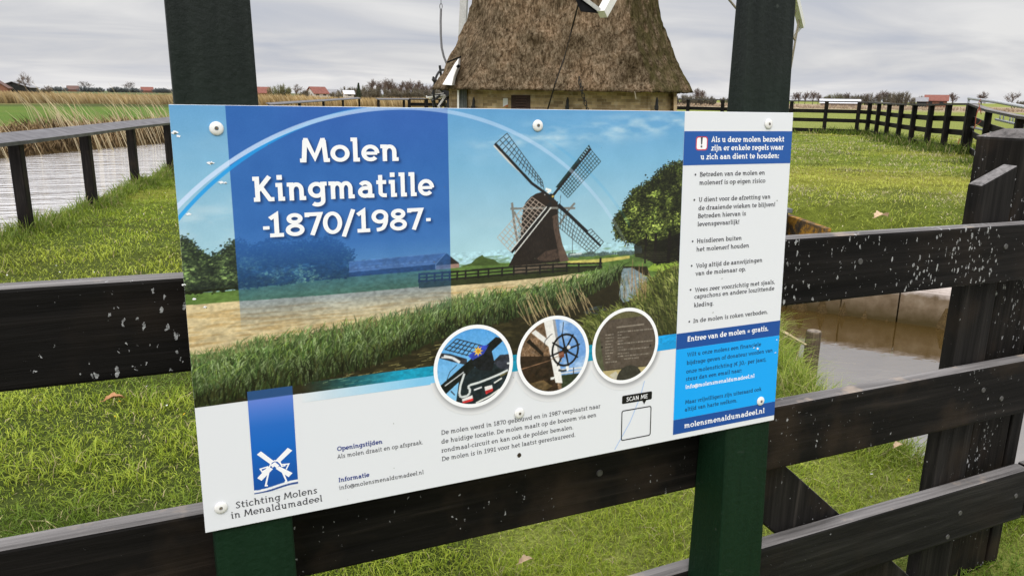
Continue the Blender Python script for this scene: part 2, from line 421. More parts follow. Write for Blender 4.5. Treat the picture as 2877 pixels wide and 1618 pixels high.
    if ch == 'K': return .80, [[(.05, 1 - h), (.20, 1 - h), (.20, 0)], [(.64, 1), (.20, .42)], [(.33, .58), (.62, h), (.78, h)], [(.06, h), (.20, h)]]
    if ch == 'M': return 1.08, [[(.02, h), (.16, h), (.22, .94)], [(.235, 1), (.54, .20), (.845, 1)], [(.86, .94), (.92, h), (1.06, h)], [(.165, 1 - h * .7), (.27, 1 - h * .7)], [(.81, 1 - h * .7), (.915, 1 - h * .7)]]
    if ch == 'N': return .86, [[(.18, 0), (.18, 1)], [(.18, .98), (.66, .02)], [(.66, 0), (.66, 1)]]
    if ch == 'O': return .92, [E(.46, .5, .37, .5 - h)]
    if ch == 'S': return .64, [crom([(.54, .82), (.44, 1 - h - .01), (.31, 1 - h), (.15, .76), (.32, .52), (.51, .26), (.34, h), (.19, h + .01), (.09, .20)])]
    if ch == 'U': return .84, [[(.05, 1 - h), (.18, 1 - h), (.18, .33)] + arc(.42, .33, .24, .33 - h, 180, 360, 14) + [(.66, 1)], [(.55, 1 - h), (.78, 1 - h)]]
    if ch == 'V': return .74, [[(.07, 1), (.37, .03), (.67, 1)], [(-.02, 1 - h), (.18, 1 - h)]]
    if ch == 'W': return 1.08, [[(.07, 1), (.30, .03), (.54, .93), (.78, .03), (1.0, 1)], [(-.02, 1 - h), (.18, 1 - h)]]
    if ch == '0': return .72, [E(.36, .5, .27, .5 - h)]
    if ch == '1': return .62, [[(.11, .80), (.33, .965), (.33, w)], [(.09, h), (.57, h)]]
    if ch == '7': return .64, [[(.09, .80), (.09, 1 - h), (.56, 1 - h), (.25, 0)]]
    if ch == '8': return .70, [E(.35, .76, .20, .24 - h), E(.35, .275, .25, .275 - h)]
    if ch == '9': return .70, [E(.34, .68, .24, .32 - h), crom([(.57, .66), (.555, .42), (.46, .18), (.33, h + .02), (.20, h)])]
    if ch == '/': return .46, [[(.03, -.14), (.42, 1.06)]]
    if ch == '-': return .40, [[(.06, .38), (.33, .38)]]
    if ch == '.': return .28, [sq(.13, w * .55)]
    if ch == ',': return .28, [('w', w, [(.15, w * 1.1), (.08, -.13)])]
    if ch == ':': return .30, [sq(.14, w * .55), sq(.14, .55)]
    if ch == '!': return .32, [('w', w * 1.05, [(.15, 1.0), (.15, .30)]), sq(.15, w * .55)]
    if ch == '(': return .36, [arc(.40, .36, .26, .60, 120, 240, 10)]
    if ch == ')': return .36, [arc(-.05, .36, .26, .60, 60, -60, 10)]
    if ch == '=': return .62, [[(.08, .52), (.54, .52)], [(.08, .26), (.54, .26)]]
    if ch == '@': return 1.0, [arc(.5, .35, .42, .46, -50, 300, 24), E(.47, .36, .17, .20), [(.66, .58), (.64, .18), (.80, .16)]]
    if ch == '\u20ac': return .72, [arc(.46, .5, .27, .5 - h, 45, 315, 16), [(.06, .60), (.54, .60)], [(.06, .42), (.50, .42)]]
    return .5, []
def strip(path, w, closed=False):
    """quads of a stroke of width w with mitred joins"""
    P = np.array(path, float); n = len(P); L = []; Rr = []
    for i in range(n):
        if closed: a, b, c = P[i - 1], P[i], P[(i + 1) % n]
        else: a, b, c = P[max(i - 1, 0)], P[i], P[min(i + 1, n - 1)]
        d1 = b - a; d2 = c - b; l1 = np.hypot(*d1); l2 = np.hypot(*d2)
        if l1 < 1e-9: d1 = d2
        if l2 < 1e-9: d2 = d1
        d1 = d1 / (np.hypot(*d1) + 1e-12); d2 = d2 / (np.hypot(*d2) + 1e-12)
        t = d1 + d2; tl = np.hypot(*t); t = d1 if tl < 1e-6 else t / tl
        nn = np.array((-t[1], t[0])); k = 1.0 / max(abs(nn @ np.array((-d1[1], d1[0]))), 0.45)
        L.append(b + nn * w / 2 * k); Rr.append(b - nn * w / 2 * k)
    q = []
    for i in range(n if closed else n - 1):
        j = (i + 1) % n; q.append((Rr[i], Rr[j], L[j], L[i]))
    return q
def text_quads(txt, w):
    x = 0.0; out = []
    for ch in txt:
        adv, st = glyph(ch, w)
        for k, g in enumerate(st):
            if isinstance(g, tuple) and g[0] == 'c': Q = strip(g[1], w, True)
            elif isinstance(g, tuple) and g[0] == 'w': Q = strip(g[2], g[1])
            else: Q = strip(g, w)
            for q in Q: out.append(([(p[0] + x, p[1]) for p in q], k))
        x += adv
    xs = [p[0] for q, _ in out for p in q]
    return out, min(xs), max(xs)
def fit_text(txt, pl, pr, cap, w):
    """quads (in uv) of a line of text spanning two photo points on its baseline"""
    a = SU(*pl); b = SU(*pr); Q, x0, x1 = text_quads(txt, w); k = (b[0] - a[0]) / (x1 - x0); v = (a[1] + b[1]) / 2 if abs(a[1] - b[1]) < 0.004 else a[1]
    return [([(a[0] + (p[0] - x0) * k, v + p[1] * cap) for p in q], z) for q, z in Q]
def thin(n): return n * .4 if n < .003 else n
def quads_mesh(mb, Q, n0, step=2.0e-5):
    n0 = thin(n0)
    for q, z in Q:
        mb.add([sp(p[0], p[1], n0 + z * step) for p in q], [(0, 1, 2, 3)])
def uvpoly(mb, P, n0, mi=0):
    n0 = thin(n0)
    mb.add([sp(p[0], p[1], n0) for p in P], [tuple(range(len(P)))], mi)
def rect(u0, u1, v0, v1): return [(u0, v0), (u1, v0), (u1, v1), (u0, v1)]

TITLE = [("Molen", (843, 456.5), (1120, 453), 0.0368), ("Kingmatille", (713, 570), (1219.6, 547), 0.0385), ("1870/1987", (757, 670), (1192, 641), 0.0365)]
title_q = []
for t_, pl, pr, cap in TITLE:
    title_q += fit_text(t_, pl, pr, cap, 0.165)
for P in (((739, 641), (757, 638.5), 0.0026), ((1197, 617.5), (1209.5, 615.5), 0.0026)):
    a, b = SU(*P[0]), SU(*P[1]); title_q.append((rect(a[0], b[0], a[1] - P[2], a[1] + P[2]), 0))

# ------------------------------------------------------------------ landscape picture on the sign
cv = Canvas(0.0, 0.197, 0.9217, SH - 0.0006, (222, 222, 224))
VV = cv.V[:, None]; UU = cv.U[None, :]
def grad(stops):
    st = sorted(stops); xs = [q[0] for q in st]
    return np.stack([np.interp(cv.V, xs, [q[1][k] for q in st]) for k in range(3)], -1)
sel = cv.V > 0.2128
sky_rows = grad([(.36, (176, 208, 212)), (.42, (166, 204, 214)), (.50, (146, 188, 208)), (.58, (120, 174, 206)), (.68, (92, 152, 200))]).astype(np.float32)
cv.a[sel] = sky_rows[sel][:, None, :]
cl = vnoise(cv.h, cv.w, 70, 260, 3, 5); cl2 = vnoise(cv.h, cv.w, 160, 500, 5, 3)
cloud = np.clip((cl - 0.52) * 4, 0, 1) * np.clip((cl2 - 0.42) * 3, 0, 1)
band = np.exp(-((VV - (0.628 - 0.10 * (0.62 - UU))) / 0.022) ** 2) * np.clip((UU - .43) * 8, 0, 1) + np.exp(-((VV - 0.505) / 0.03) ** 2) * (UU < .09) * 0.8
wisp = np.clip((vnoise(cv.h, cv.w, 26, 90, 9, 4) - 0.38) * 2.6, 0, 1)
cv.blend((206, 220, 226), np.clip(cloud * 0.22 + band * wisp * 0.62, 0, 0.8) * sel[:, None])
pf = lambda P, c, a=1.0: cv.ppoly(P, c, a)
c8 = lambda x, y: (1300 + x * .38653, 300 + y * .38653)
c7 = lambda x, y: (1440 + x * .37267, 540 + y * .37267)
c6 = lambda x, y: (720 + x * .37267, 540 + y * .37267)
# fields
pf([(495, 829), (667, 815), (720, 806), (981, 778), (1223, 757), (1290, 752), c8(60, 1140), c8(350, 1135), (1439, 740), (1596, 723), (1768, 713), (1920, 705), (1920, 1010), (495, 1160)], (92, 118, 58))
cv.blend((70, 96, 40), np.clip((vnoise(cv.h, cv.w, 6, 30, 21, 3) - .45) * 2, 0, .5) * (VV < .42) * sel[:, None] * (VV > .36))
pf([(495, 860), (671, 846), (720, 843.5), (944, 827), (1178, 806), (1272, 797), (1439, 778), (1567, 770), (1700, 770), (1700, 900), (495, 1000)], (196, 178, 138))
tan = vnoise(cv.h, cv.w, 5, 80, 22, 4)
cv.blend((160, 125, 70), np.clip((tan - .5) * 3, 0, .45) * (VV < .365) * (VV > .29) * (UU < .58))
pf([c7(410, 520), c7(640, 505), c7(880, 480), c7(880, 500), c7(620, 540), c7(420, 545)], (188, 178, 96))
pf([c7(1000, 590), c7(1060, 540), c7(1250, 515), c7(1250, 590), c7(1120, 600)], (132, 158, 58))
pf([c8(-20, 1160), c8(60, 1138), c8(100, 1100), c8(140, 1078), c8(160, 1098), c8(220, 1108), c8(275, 1145), c8(330, 1150)], (66, 84, 40))
for k in range(26):
    x = 430 + k * 19; p = SU(*c7(x, 482 - (x - 430) * .045 - rng.random() * 8)); cv.disc(p, .0025 + rng.random() * .003, (70, 88, 84), .8)
pf([c7(430, 468), c7(520, 455), c7(520, 470), c7(430, 478)], (190, 200, 200), .8)
# dark water
pf([(495, 1170), (544, 1120), (720, 1060), (870, 1030), (1000, 1000), (1240, 925), (1400, 880), (1560, 840), (1660, 815), c7(800, 640), c7(830, 560), c7(1010, 560), c7(1040, 640), (1905, 900), (1905, 1030), (1600, 1030), (1000, 1090)], (40, 36, 22))
wn_ = vnoise(cv.h, cv.w, 9, 40, 31, 4)
cv.blend((74, 66, 40), np.clip((wn_ - .5) * 3, 0, .6) * (VV < .30) * (VV > .2128) * (UU > .2))
pf([c7(820, 575), c7(900, 570), c7(1010, 640), c7(1030, 690), c7(960, 800), c7(830, 830), c7(800, 780), c7(815, 640)], (136, 156, 166), .86)
for k in range(60):
    a = SU(*c7(810 + rng.random() * 210, 600 + rng.random() * 220)); cv.line(a, a + (rng.normal() * .001, -.012 * rng.random()), .0012, (70, 84, 76) if k % 2 else (196, 208, 214), .7)
for k in range(90):      # reeds leaning over the bright water
    x = 795 + rng.random() * 250; y = 640 + rng.random() * 210; a = SU(*c7(x, y)); side = (x < 850) or (x > 985)
    if side or rng.random() < .35: cv.line(a, a + (rng.normal(-.002, .005), .010 + .014 * rng.random()), .0016, [(88, 96, 52), (120, 118, 74), (66, 60, 40), (150, 132, 100)][k % 4], .9, .0004)
for k in range(70):
    a = SU(*c7(520 + rng.random() * 330, 860 + rng.random() * 200)); cv.line(a, a + (.008 + .012 * rng.random(), .001), .0012, (96, 120, 138), .5)
# trees
def canopy(P, n, dark, lights, r=(.0012, .0034)):
    uv = np.array([SU(*p) for p in P]); cv.poly(uv, dark)
    lo, hi = uv.min(0), uv.max(0); res = cv.mask(uv)
    if res is None: return
    sl, m = res; clump = vnoise(m.shape[0], m.shape[1], 46, 60, len(P), 4); ys, xs = np.nonzero(m); pick = rng.integers(0, len(ys), n)
    order = np.argsort(rng.random(n))
    for q in order:
        i = pick[q]; u = cv.U[sl[1].start + xs[i]]; v = cv.V[sl[0].start + ys[i]]
        cl_n = clump[int(ys[i]), int(xs[i])]; sh = 0.45 + 1.25 * np.clip((cl_n - .40) * 3.2, 0, 1)
        c = np.array(lights[rng.integers(len(lights))]) * sh * (0.7 + 0.6 * rng.random())
        rr = r[0] + (r[1] - r[0]) * rng.random() ** 2; cv.disc((u + rng.normal() * .002, v + rng.normal() * .002), rr, c, .85, rr * (.35 + .4 * rng.random()), 6)
    for _ in range(n // 2):      # ragged outline
        k = rng.integers(len(uv)); t = rng.random(); p = uv[k - 1] * (1 - t) + uv[k] * t
        if p[1] < lo[1] + .25 * (hi[1] - lo[1]): continue
        cc_ = np.array(lights[rng.integers(len(lights))] if rng.random() < .5 else dark) * (.6 + .6 * rng.random()); rr = .0007 + .0018 * rng.random(); cv.disc(p + rng.normal(size=2) * .0042, rr, cc_, .9, rr * (.4 + .5 * rng.random()), 5)
canopy([(495, 672), (520, 676), (535, 690), (550, 706), (572, 716), (592, 729), (612, 722), (635, 701), (660, 684), (690, 690), (720, 705), (740, 690), (760, 684), (800, 690), (830, 688), (860, 685), (895, 680), (915, 677), (935, 681), (960, 690), (985, 715), (990, 740), (981, 779), (720, 807), (495, 830)], 4200, (26, 32, 20), [(74, 90, 44), (52, 66, 34), (96, 112, 60), (44, 52, 30), (24, 28, 16)])
T = [c8(1105, 850), c8(1130, 800), c8(1180, 760), c8(1185, 700), c8(1250, 620), c8(1280, 600), c8(1370, 540), c8(1440, 475), c8(1500, 440), c8(1560, 422), c8(1615, 430), c8(1615, 1120), c8(1540, 1130), c8(1400, 1145), c8(1300, 1080), c8(1300, 1010), c8(1240, 1000), c8(1180, 965), c8(1120, 940)]
canopy(T, 6500, (34, 40, 19), [(92, 104, 44), (70, 84, 34), (118, 128, 62), (52, 60, 28), (20, 24, 10), (34, 40, 16)], (.0012, .0036))
pf([c8(1240, 1010), c8(1300, 960), c8(1420, 980), c8(1615, 900), c8(1615, 1115), c8(1400, 1145), c8(1330, 1110), c8(1250, 1090)], (20, 19, 13), .8)
for x, w_ in ((1320, .004), (1390, .006), (1490, .007), (1560, .005)):
    cv.line(SU(*c8(x, 1140)), SU(*c8(x + 12, 920)), w_, (24, 20, 16))
for k in range(6):
    cv.line(SU(*c8(1240, 1060 + k * 12)), SU(*c8(1480, 1060 + k * 12)), .0012, (60, 58, 46), .7)
# barn
pf([c6(700, 530), c6(1430, 460), c6(1350, 545), c6(700, 608)], (112, 116, 136)); pf([c6(700, 606), c6(1350, 545), c6(1350, 585), c6(700, 640)], (34, 36, 44))
pf([c6(1430, 460), c6(1528, 535), c6(1528, 570), c6(1352, 585), c6(1350, 545)], (46, 42, 38)); pf([c6(1352, 552), c6(1528, 540), c6(1528, 570), c6(1352, 585)], (150, 120, 108))
for k in range(14):
    a = SU(*c6(735 + k * 44, 575 - k * 4)); cv.line(a, a + (.006, .0005), .002, (170, 176, 190), .7)
cv.path([c6(700, 526), c6(1430, 459), c6(1350, 546)], .0014, (170, 176, 188))
# mill of the picture
pf([c8(365, 1152), c8(750, 1132), c8(757, 1168), c8(360, 1216)], (96, 84, 70))
pf([c8(420, 930), c8(430, 800), c8(440, 735), c8(690, 690), c8(690, 800), c8(700, 900), c8(722, 1000), c8(772, 1120), c8(700, 1130), c8(330, 1160), c8(365, 1090), c8(400, 990)], (37, 31, 27))
pf([c8(648, 800), c8(690, 780), c8(700, 900), c8(722, 1000), c8(772, 1120), c8(705, 1132), c8(682, 1000), c8(660, 900)], (86, 70, 60))
pf([c8(535, 1105), c8(600, 1050), c8(680, 1035), c8(704, 1100), c8(640, 1122), c8(560, 1120)], (72, 58, 50))
for k in range(420):
    a = SU(*c8(400 + rng.random() * 300, 800 + rng.random() * 330)); cv.line(a, a + (.0004, -.005), .0009, (56, 47, 40) if k % 2 else (30, 24, 20), .5)
pf([c8(437, 738), c8(455, 700), c8(490, 660), c8(530, 635), c8(575, 622), c8(640, 650), c8(680, 690), c8(690, 745), c8(600, 772), c8(440, 748)], (40, 32, 26))
g_, dk, wt_ = (120, 118, 112), (30, 30, 30), (205, 205, 200)
P8 = lambda *a: [c8(*q) for q in a]
cv.path(P8((345, 744), (600, 738), (815, 740)), .0038, g_); cv.path(P8((356, 700), (372, 850), (396, 985)), .0045, g_); cv.path(P8((812, 703), (765, 755), (700, 860)), .004, g_); cv.path(P8((372, 765), (440, 905)), .0035, g_)
def lattice(A, B, C, Dd, n, m, col, w_):
    A, B, C, Dd = [SU(*c8(*q)) for q in (A, B, C, Dd)]      # A-B along the stock, D-C the outer hem
    for i in range(n + 1):
        t = i / n; cv.line(A + (B - A) * t, Dd + (C - Dd) * t, w_, col)
    for j in range(1, m + 1):
        t = j / m; cv.line(A + (Dd - A) * t, B + (C - B) * t, w_, col)
cv.path(P8((600, 600), (640, 612), (590, 640)), .004, (230, 230, 225))
lattice((240, 270), (590, 610), (575, 542), (320, 198), 15, 3, (44, 46, 46), .0013); cv.path(P8((225, 285), (330, 400), (560, 612)), .003, wt_); cv.path(P8((232, 272), (500, 560), (650, 668)), .0052, dk)
lattice((925, 312), (700, 600), (762, 665), (1000, 402), 17, 5, (34, 52, 50), .0013); pf(P8((672, 588), (915, 280), (930, 312), (705, 600)), (30, 52, 50)); cv.path(P8((648, 655), (928, 308)), .0048, dk)
for k in range(6):
    t = k / 6; cv.line(SU(*c8(845 + 70 * t, 380 - 100 * t)), SU(*c8(858 + 70 * t, 392 - 100 * t)), .002, (140, 185, 210))
lattice((690, 730), (1000, 1015), (930, 1075), (690, 872), 15, 4, (70, 76, 76), .0013); pf(P8((698, 702), (912, 905), (900, 915), (690, 735)), dk)
lattice((905, 905), (1000, 1010), (1020, 985), (930, 890), 6, 1, (50, 50, 50), .0013); cv.path(P8((690, 715), (1000, 1014)), .0045, dk)
lattice((600, 730), (350, 1058), (250, 952), (500, 660), 15, 4, (176, 160, 146), .0012); cv.path(P8((640, 700), (350, 1060)), .0068, dk); cv.path(P8((608, 730), (345, 1052)), .0022, wt_); cv.path(P8((640, 735), (372, 1072)), .0022, wt_)
cv.disc(SU(*c8(640, 660)), .0065, dk); cv.disc(SU(*c8(652, 655)), .0022, (190, 160, 80))
cv.path(P8((710, 640), (705, 720)), .0008, dk); cv.path(P8((797, 900), (795, 1070)), .001, (60, 60, 60))
# fence in front of the pictured mill
pf([c8(-320, 1265), c8(0, 1248), c8(380, 1215), c8(760, 1168), c8(1010, 1150), c8(1010, 1180), c8(700, 1230), c8(200, 1280), c8(-320, 1320)], (46, 52, 28))
fr = [c8(-318, 1218), c8(0, 1196), c8(360, 1166), c8(760, 1142), c8(1012, 1138)]
cv.path(fr, .0032, (28, 26, 24))
cv.path([(x, y + 10) for x, y in fr], .0026, (28, 26, 24)); cv.path([(x, y + 19) for x, y in fr[:4]], .0026, (28, 26, 24))
for x in (-316, -262, -205, -150, -95, -40, 20, 112, 186, 285, 370, 462, 560, 655, 755, 842, 1000):
    y = np.interp(x, [-318, 0, 360, 760, 1012], [1218, 1196, 1166, 1142, 1138]); cv.line(SU(*c8(x, y - 8)), SU(*c8(x - 2, y + 62 if x < 900 else y + 20)), .0035, (28, 26, 24))
cv.line(SU(*c8(998, 1096)), SU(*c8(996, 1165)), .005, (30, 28, 26))
# reeds
def reeds(n, xs, top, bot, cols, lean, L, wd, dark0=(20, 24, 10)):
    X = rng.uniform(xs[0], xs[1], n); T_ = np.interp(X, [q[0] for q in top], [q[1] for q in top]); B_ = np.interp(X, [q[0] for q in bot], [q[1] for q in bot])
    t = rng.random(n); Y = T_ + (B_ - T_) * t; o = np.argsort(Y)
    for i in o:
        a = SU(X[i], Y[i] + 10 * rng.random()); l = L * (0.5 + rng.random()) * (0.75 + 0.5 * t[i]); dx = rng.normal(lean, .38) * l
        k = rng.random(); c = np.array(cols[rng.integers(len(cols))]) * (0.55 + 0.6 * k) * (1.05 - 0.5 * t[i] ** 1.6)
        m = a + (dx * .35, l * .6)
        cv.line(a, m, wd, c, .92, wd * .8); cv.line(m, a + (dx, l * (.75 + .3 * rng.random())), wd * .8, c * 1.12, .92, wd * .15)
TOPL = [(495, 1022), (544, 1008), (620, 992), (720, 962), (870, 936), (1000, 915), (1180, 874), (1268, 846), (1440, 818), (1560, 798), (1650, 776), (1745, 754)]
BOTL = [(495, 1165), (544, 1150), (700, 1110), (860, 1075), (1000, 1040), (1100, 1008), (1240, 950), (1400, 905), (1530, 872), (1620, 850), (1700, 802), (1745, 772)]
UB = np.array([SU(*p) for p in TOPL + BOTL[::-1]])
cv.poly(UB, (38, 46, 20), .85)
reeds(5200, (495, 1740), TOPL, BOTL, [(96, 122, 62), (70, 98, 48), (128, 150, 92), (150, 168, 118), (56, 76, 36), (112, 132, 60)], .18, .019, .0020)
reeds(500, (495, 1740), [(q[0], q[1] + (r_[1] - q[1]) * .8) for q, r_ in zip(TOPL, BOTL)], BOTL, [(34, 40, 18), (22, 24, 10), (60, 64, 30)], .1, .016, .0022)
TOPR = [(1640, 905), (1690, 880), (1768, 850), (1809, 800), (1850, 765), (1906, 745)]
BOTR = [(1640, 968), (1700, 1000), (1768, 1010), (1850, 960), (1906, 945)]
cv.poly([SU(*p) for p in TOPR + BOTR[::-1]], (52, 56, 22), .8)
reeds(1500, (1640, 1920), TOPR, BOTR, [(124, 132, 66), (96, 108, 48), (150, 152, 88), (84, 88, 36), (60, 70, 28)], -.55, .020, .0022)
for k in range(46):
    x = 1480 + rng.random() * 190; y = 885 + rng.random() * 40 - (x - 1480) * .2; a = SU(x, y); cv.line(a, a + (-.012 - .016 * rng.random(), .03 + .025 * rng.random()), .0011, (172, 152, 112), .85)
for k in range(30):
    x = 1755 + rng.random() * 60; y = 790 + rng.random() * 60; a = SU(x, y); cv.line(a, a + (-.006 * rng.random(), .02 + .025 * rng.random()), .0011, (150, 122, 88), .8)
for k in range(620):
    x = 500 + rng.random() * 850; y = np.interp(x, [q[0] for q in TOPL], [q[1] for q in TOPL]) + 4; a = SU(x, y); cv.line(a - (0, .006), a + (rng.normal() * .005, .004 + .013 * rng.random()), .0012, [(112, 104, 70), (88, 112, 60), (128, 146, 92), (70, 92, 48)][k % 4], .8, .0003)
for k in range(40):      # pale leaves lying on the water
    x = 900 + rng.random() * 360; y = np.interp(x, [q[0] for q in BOTL], [q[1] for q in BOTL]) + 6 + rng.random() * 45; a = SU(x, y); cv.line(a, a + (.006 + .016 * rng.random(), .002 * rng.random()), .0012, (140, 132, 84), .8)
# coloured strips above the white part of the sign
cv.a[cv.V < .2128] = (222, 222, 224)
sa = np.clip((UU - .165) / .17, 0, 1) ** 1.1
cv.blend((20, 146, 178), sa * ((VV >= .2130) & (VV < .2308)) * (UU < .8))
cv.blend((120, 192, 232), np.clip((UU - .15) / .24, 0, 1) * ((VV < .2130)))
cv.blend((16, 140, 172), np.clip((UU - .5) * 20, 0, 1) * ((VV >= .1995) & (VV < .2318)) * (UU < .79))
cv.blend((18, 150, 214), ((VV >= .1995) & (VV < .2322)) * (UU > .79))
cv.blend((222, 222, 224), ((VV < .1995) & (UU > .47)) * 1.0)
cv.blend((222, 222, 224), ((VV < .2128) & (UU < .152)) * 1.0)
# translucent blue title band
ba = np.interp(cv.V, [.325, .345, .37, .40, .425, .46, .50, .68], [0, .12, .34, .52, .68, .86, .90, .95])[:, None] * ((UU > .0778) & (UU < .4312))
cv.blend((40, 94, 168), ba)
cv.blend((52, 88, 172), (ba > 0) * np.clip((VV - .58) * 6, 0, .5) * np.clip(vnoise(cv.h, cv.w, 240, 240, 41, 2) * 1.6 - .4, 0, 1))
cv.blend((150, 190, 215), (UU < .0778) * (VV > .4) * 0.10)
# swooshing arcs
def ring(c, r, w_, col, A):
    d = np.hypot(UU - c[0], VV - c[1]); cv.blend(col, np.clip((w_ / 2 - abs(d - r)) * KC + .5, 0, 1) * A)
bp = np.array([SU(*p) for p in ((499, 620), (603.7, 514), (720, 421), (831.8, 363), (960, 321), (1659, 493), (1744, 594))])
sol = np.linalg.lstsq(np.c_[2 * bp, np.ones(len(bp))], (bp ** 2).sum(1), rcond=None)[0]; br_ = math.sqrt(sol[2] + sol[0] ** 2 + sol[1] ** 2)
ring(sol[:2], br_, .0055, (28, 148, 222), np.clip((.40 - UU) * 3.2, 0, .85) * (VV > .2) + np.clip((UU - .6) * 4, 0, .10) * (VV > .44) * (UU < .80))
ring((.35717, .17218), .50358, .0066, (196, 214, 240), (np.interp(cv.U, [0, .30, .42, .56, .70, .80, .82], [.92, .70, .55, .50, .40, .16, 0])[None, :]) * (VV > .40))
# soft drop shadow of the title
shd = Canvas(cv.u0, cv.v0, cv.u1, cv.v1, (0, 0, 0))
for q, z in title_q: shd.poly([(p[0] + .0036, p[1] - .0042) for p in q], (1, 1, 1))
cv.blend((14, 40, 84), blur(blur(shd.a[..., 0], 4), 4) * .72)
# grain of the print
land = ((VV < .43) & (VV > .2128) & (UU < .9217)) * 1.0; cv.a *= (1 + land * ((vnoise(cv.h, cv.w, 7, 12, 201, 4) - .5) * .38 + (vnoise(cv.h, cv.w, 60, 110, 202, 3) - .5) * .22))[..., None]
inked = (np.abs(cv.a - np.array((222, 222, 224))).max(2) > 6).astype(np.float32)
cv.a += (rng.normal(0, 3.0, cv.a.shape[:2]) * inked)[..., None]
cv.a += ((vnoise(cv.h, cv.w, 60, 60, 77, 4) - .5) * 10 * inked)[..., None]
ALB = 1.04
def canvas_mesh(name, c, n0, mat, parent, keep=None):
    a = np.clip(c.half(), 0, 255); hh, ww, _ = a.shape
    col = lin(a) * ALB
    uu = c.u0 + (np.arange(ww)) / (ww - 1) * (c.u1 - c.u0); vv = c.v0 + (np.arange(hh)) / (hh - 1) * (c.v1 - c.v0)
    Ug, Vg = np.meshgrid(uu, vv); n0 = thin(n0)
    P = S_O + Ug[..., None] * S_U + Vg[..., None] * S_V + n0 * S_N
    idx = np.arange(hh * ww).reshape(hh, ww)
    q = np.stack([idx[:-1, :-1], idx[:-1, 1:], idx[1:, 1:], idx[1:, :-1]], -1)
    if keep is not None: q = q[keep(Ug, Vg)[:-1, :-1]]
    me = raw_mesh(name, P.reshape(-1, 3), quads=q.reshape(-1, 4), col=col.reshape(-1, 3))
    return link(name, me, mat, parent)
M['print'] = tinted('printed_film', 0.32, 0.35)
def flat(name, c, rough=0.35, spec=0.35): return NT(name).done(lin(*c) * ALB, rough, spec)
M['print_white'] = simple('print_white', lin(219, 221, 225) * ALB, 0.32, 0.0, 9, 0.35)
M['ink'] = flat('dark_ink', (66, 66, 72)); M['ink_navy'] = flat('navy_ink', (52, 66, 132)); M['ink_white'] = flat('white_ink', (238, 238, 240))
M['blue'] = flat('header_blue', (32, 84, 158)); M['cyan'] = flat('cyan', (8, 160, 238)); M['deep'] = flat('deep_blue', (24, 74, 148)); M['ink_blue'] = flat('text_on_cyan', (18, 52, 92)); M['black'] = flat('black_ink', (14, 14, 16)); M['red'] = flat('red_ink', (196, 60, 72))

sign = empty('information_sign', sp(SW / 2, 0, 0), 'wide blue and white windmill information panel screwed to two green posts', 'sign')
mb = MB(); t_ = 0.006
b_ = [sp(0, 0, -t_), sp(SW, 0, -t_), sp(SW, SH, -t_), sp(0, SH, -t_)]; f_ = [sp(0, 0, 0), sp(SW, 0, 0), sp(SW, SH, 0), sp(0, SH, 0)]
mb.hexa([f_[0], f_[1], b_[1], b_[0], f_[3], f_[2], b_[2], b_[3]])
mb.build('panel', M['print_white'], sign, bevel=0.0008)
canvas_mesh('landscape_picture', cv, 0.0006, M['print'], sign, keep=lambda U, V: (V > .2124) | ((U > .165) & (U < .79)) | ((U >= .79) & (V > .1992)))
# logo banner
bn = Canvas(.0793, .0513, .1503, .2283, (15, 70, 160)); bv = bn.V
for i, v in enumerate(bv):
    wv = 0
    bn.a[i, :] = [np.interp(v, [.05, .13, .165, .2125], q) for q in ((16, 20, 36, 98), (72, 98, 102, 126), (150, 186, 188, 206))]
bn.a[bv > .2128] = (40, 76, 124)
wave = .0612 + .0032 * np.sin((bn.U - .0793) / .071 * 2 * PI * .62 - 2.0)
bn.a[(bv[:, None] < wave[None, :])] = (230, 230, 233)
bn.a[(bv[:, None] < (wave - .0042)[None, :])] = (34, 66, 132)
bn.a[(bv[:, None] < (wave - .0075)[None, :])] = (222, 222, 224)
canvas_mesh('logo_banner', bn, 0.0009, M['print'], sign)
L2 = lambda x, y: SU(620 + x * .30364, 1078 + y * .30364)
mb = MB()
for k, P in enumerate([[(335, 652), (372, 622), (492, 712), (455, 738)], [(620, 590), (662, 614), (548, 722), (508, 706)], [(436, 762), (484, 784), (378, 894), (338, 870)], [(508, 782), (542, 760), (665, 822), (628, 860)]]):
    uvpoly(mb, [L2(*p) for p in P][::-1], 0.0012 + k * 2e-5)
def stroke(mb, P, w_, n0, L=L2):
    for q in strip([L(*p) for p in P], w_): uvpoly(mb, q, n0)
for k, (P, w_) in enumerate([([(455, 738), (470, 722), (500, 708), (530, 712), (560, 742)], .0022), ([(470, 760), (500, 740), (530, 765)], .006), ([(442, 762), (366, 786), (384, 812), (440, 776)], .0022), ([(555, 745), (630, 738), (606, 788)], .0022), ([(444, 810), (416, 938), (436, 938)], .0028), ([(572, 812), (608, 896), (594, 906)], .0028), ([(470, 720), (442, 790)], .0022), ([(545, 715), (566, 760), (600, 752)], .0022)]):
    stroke(mb, P, w_, 0.00135 + k * 2e-5)
mb.build('mill_emblem', M['ink_white'], sign)
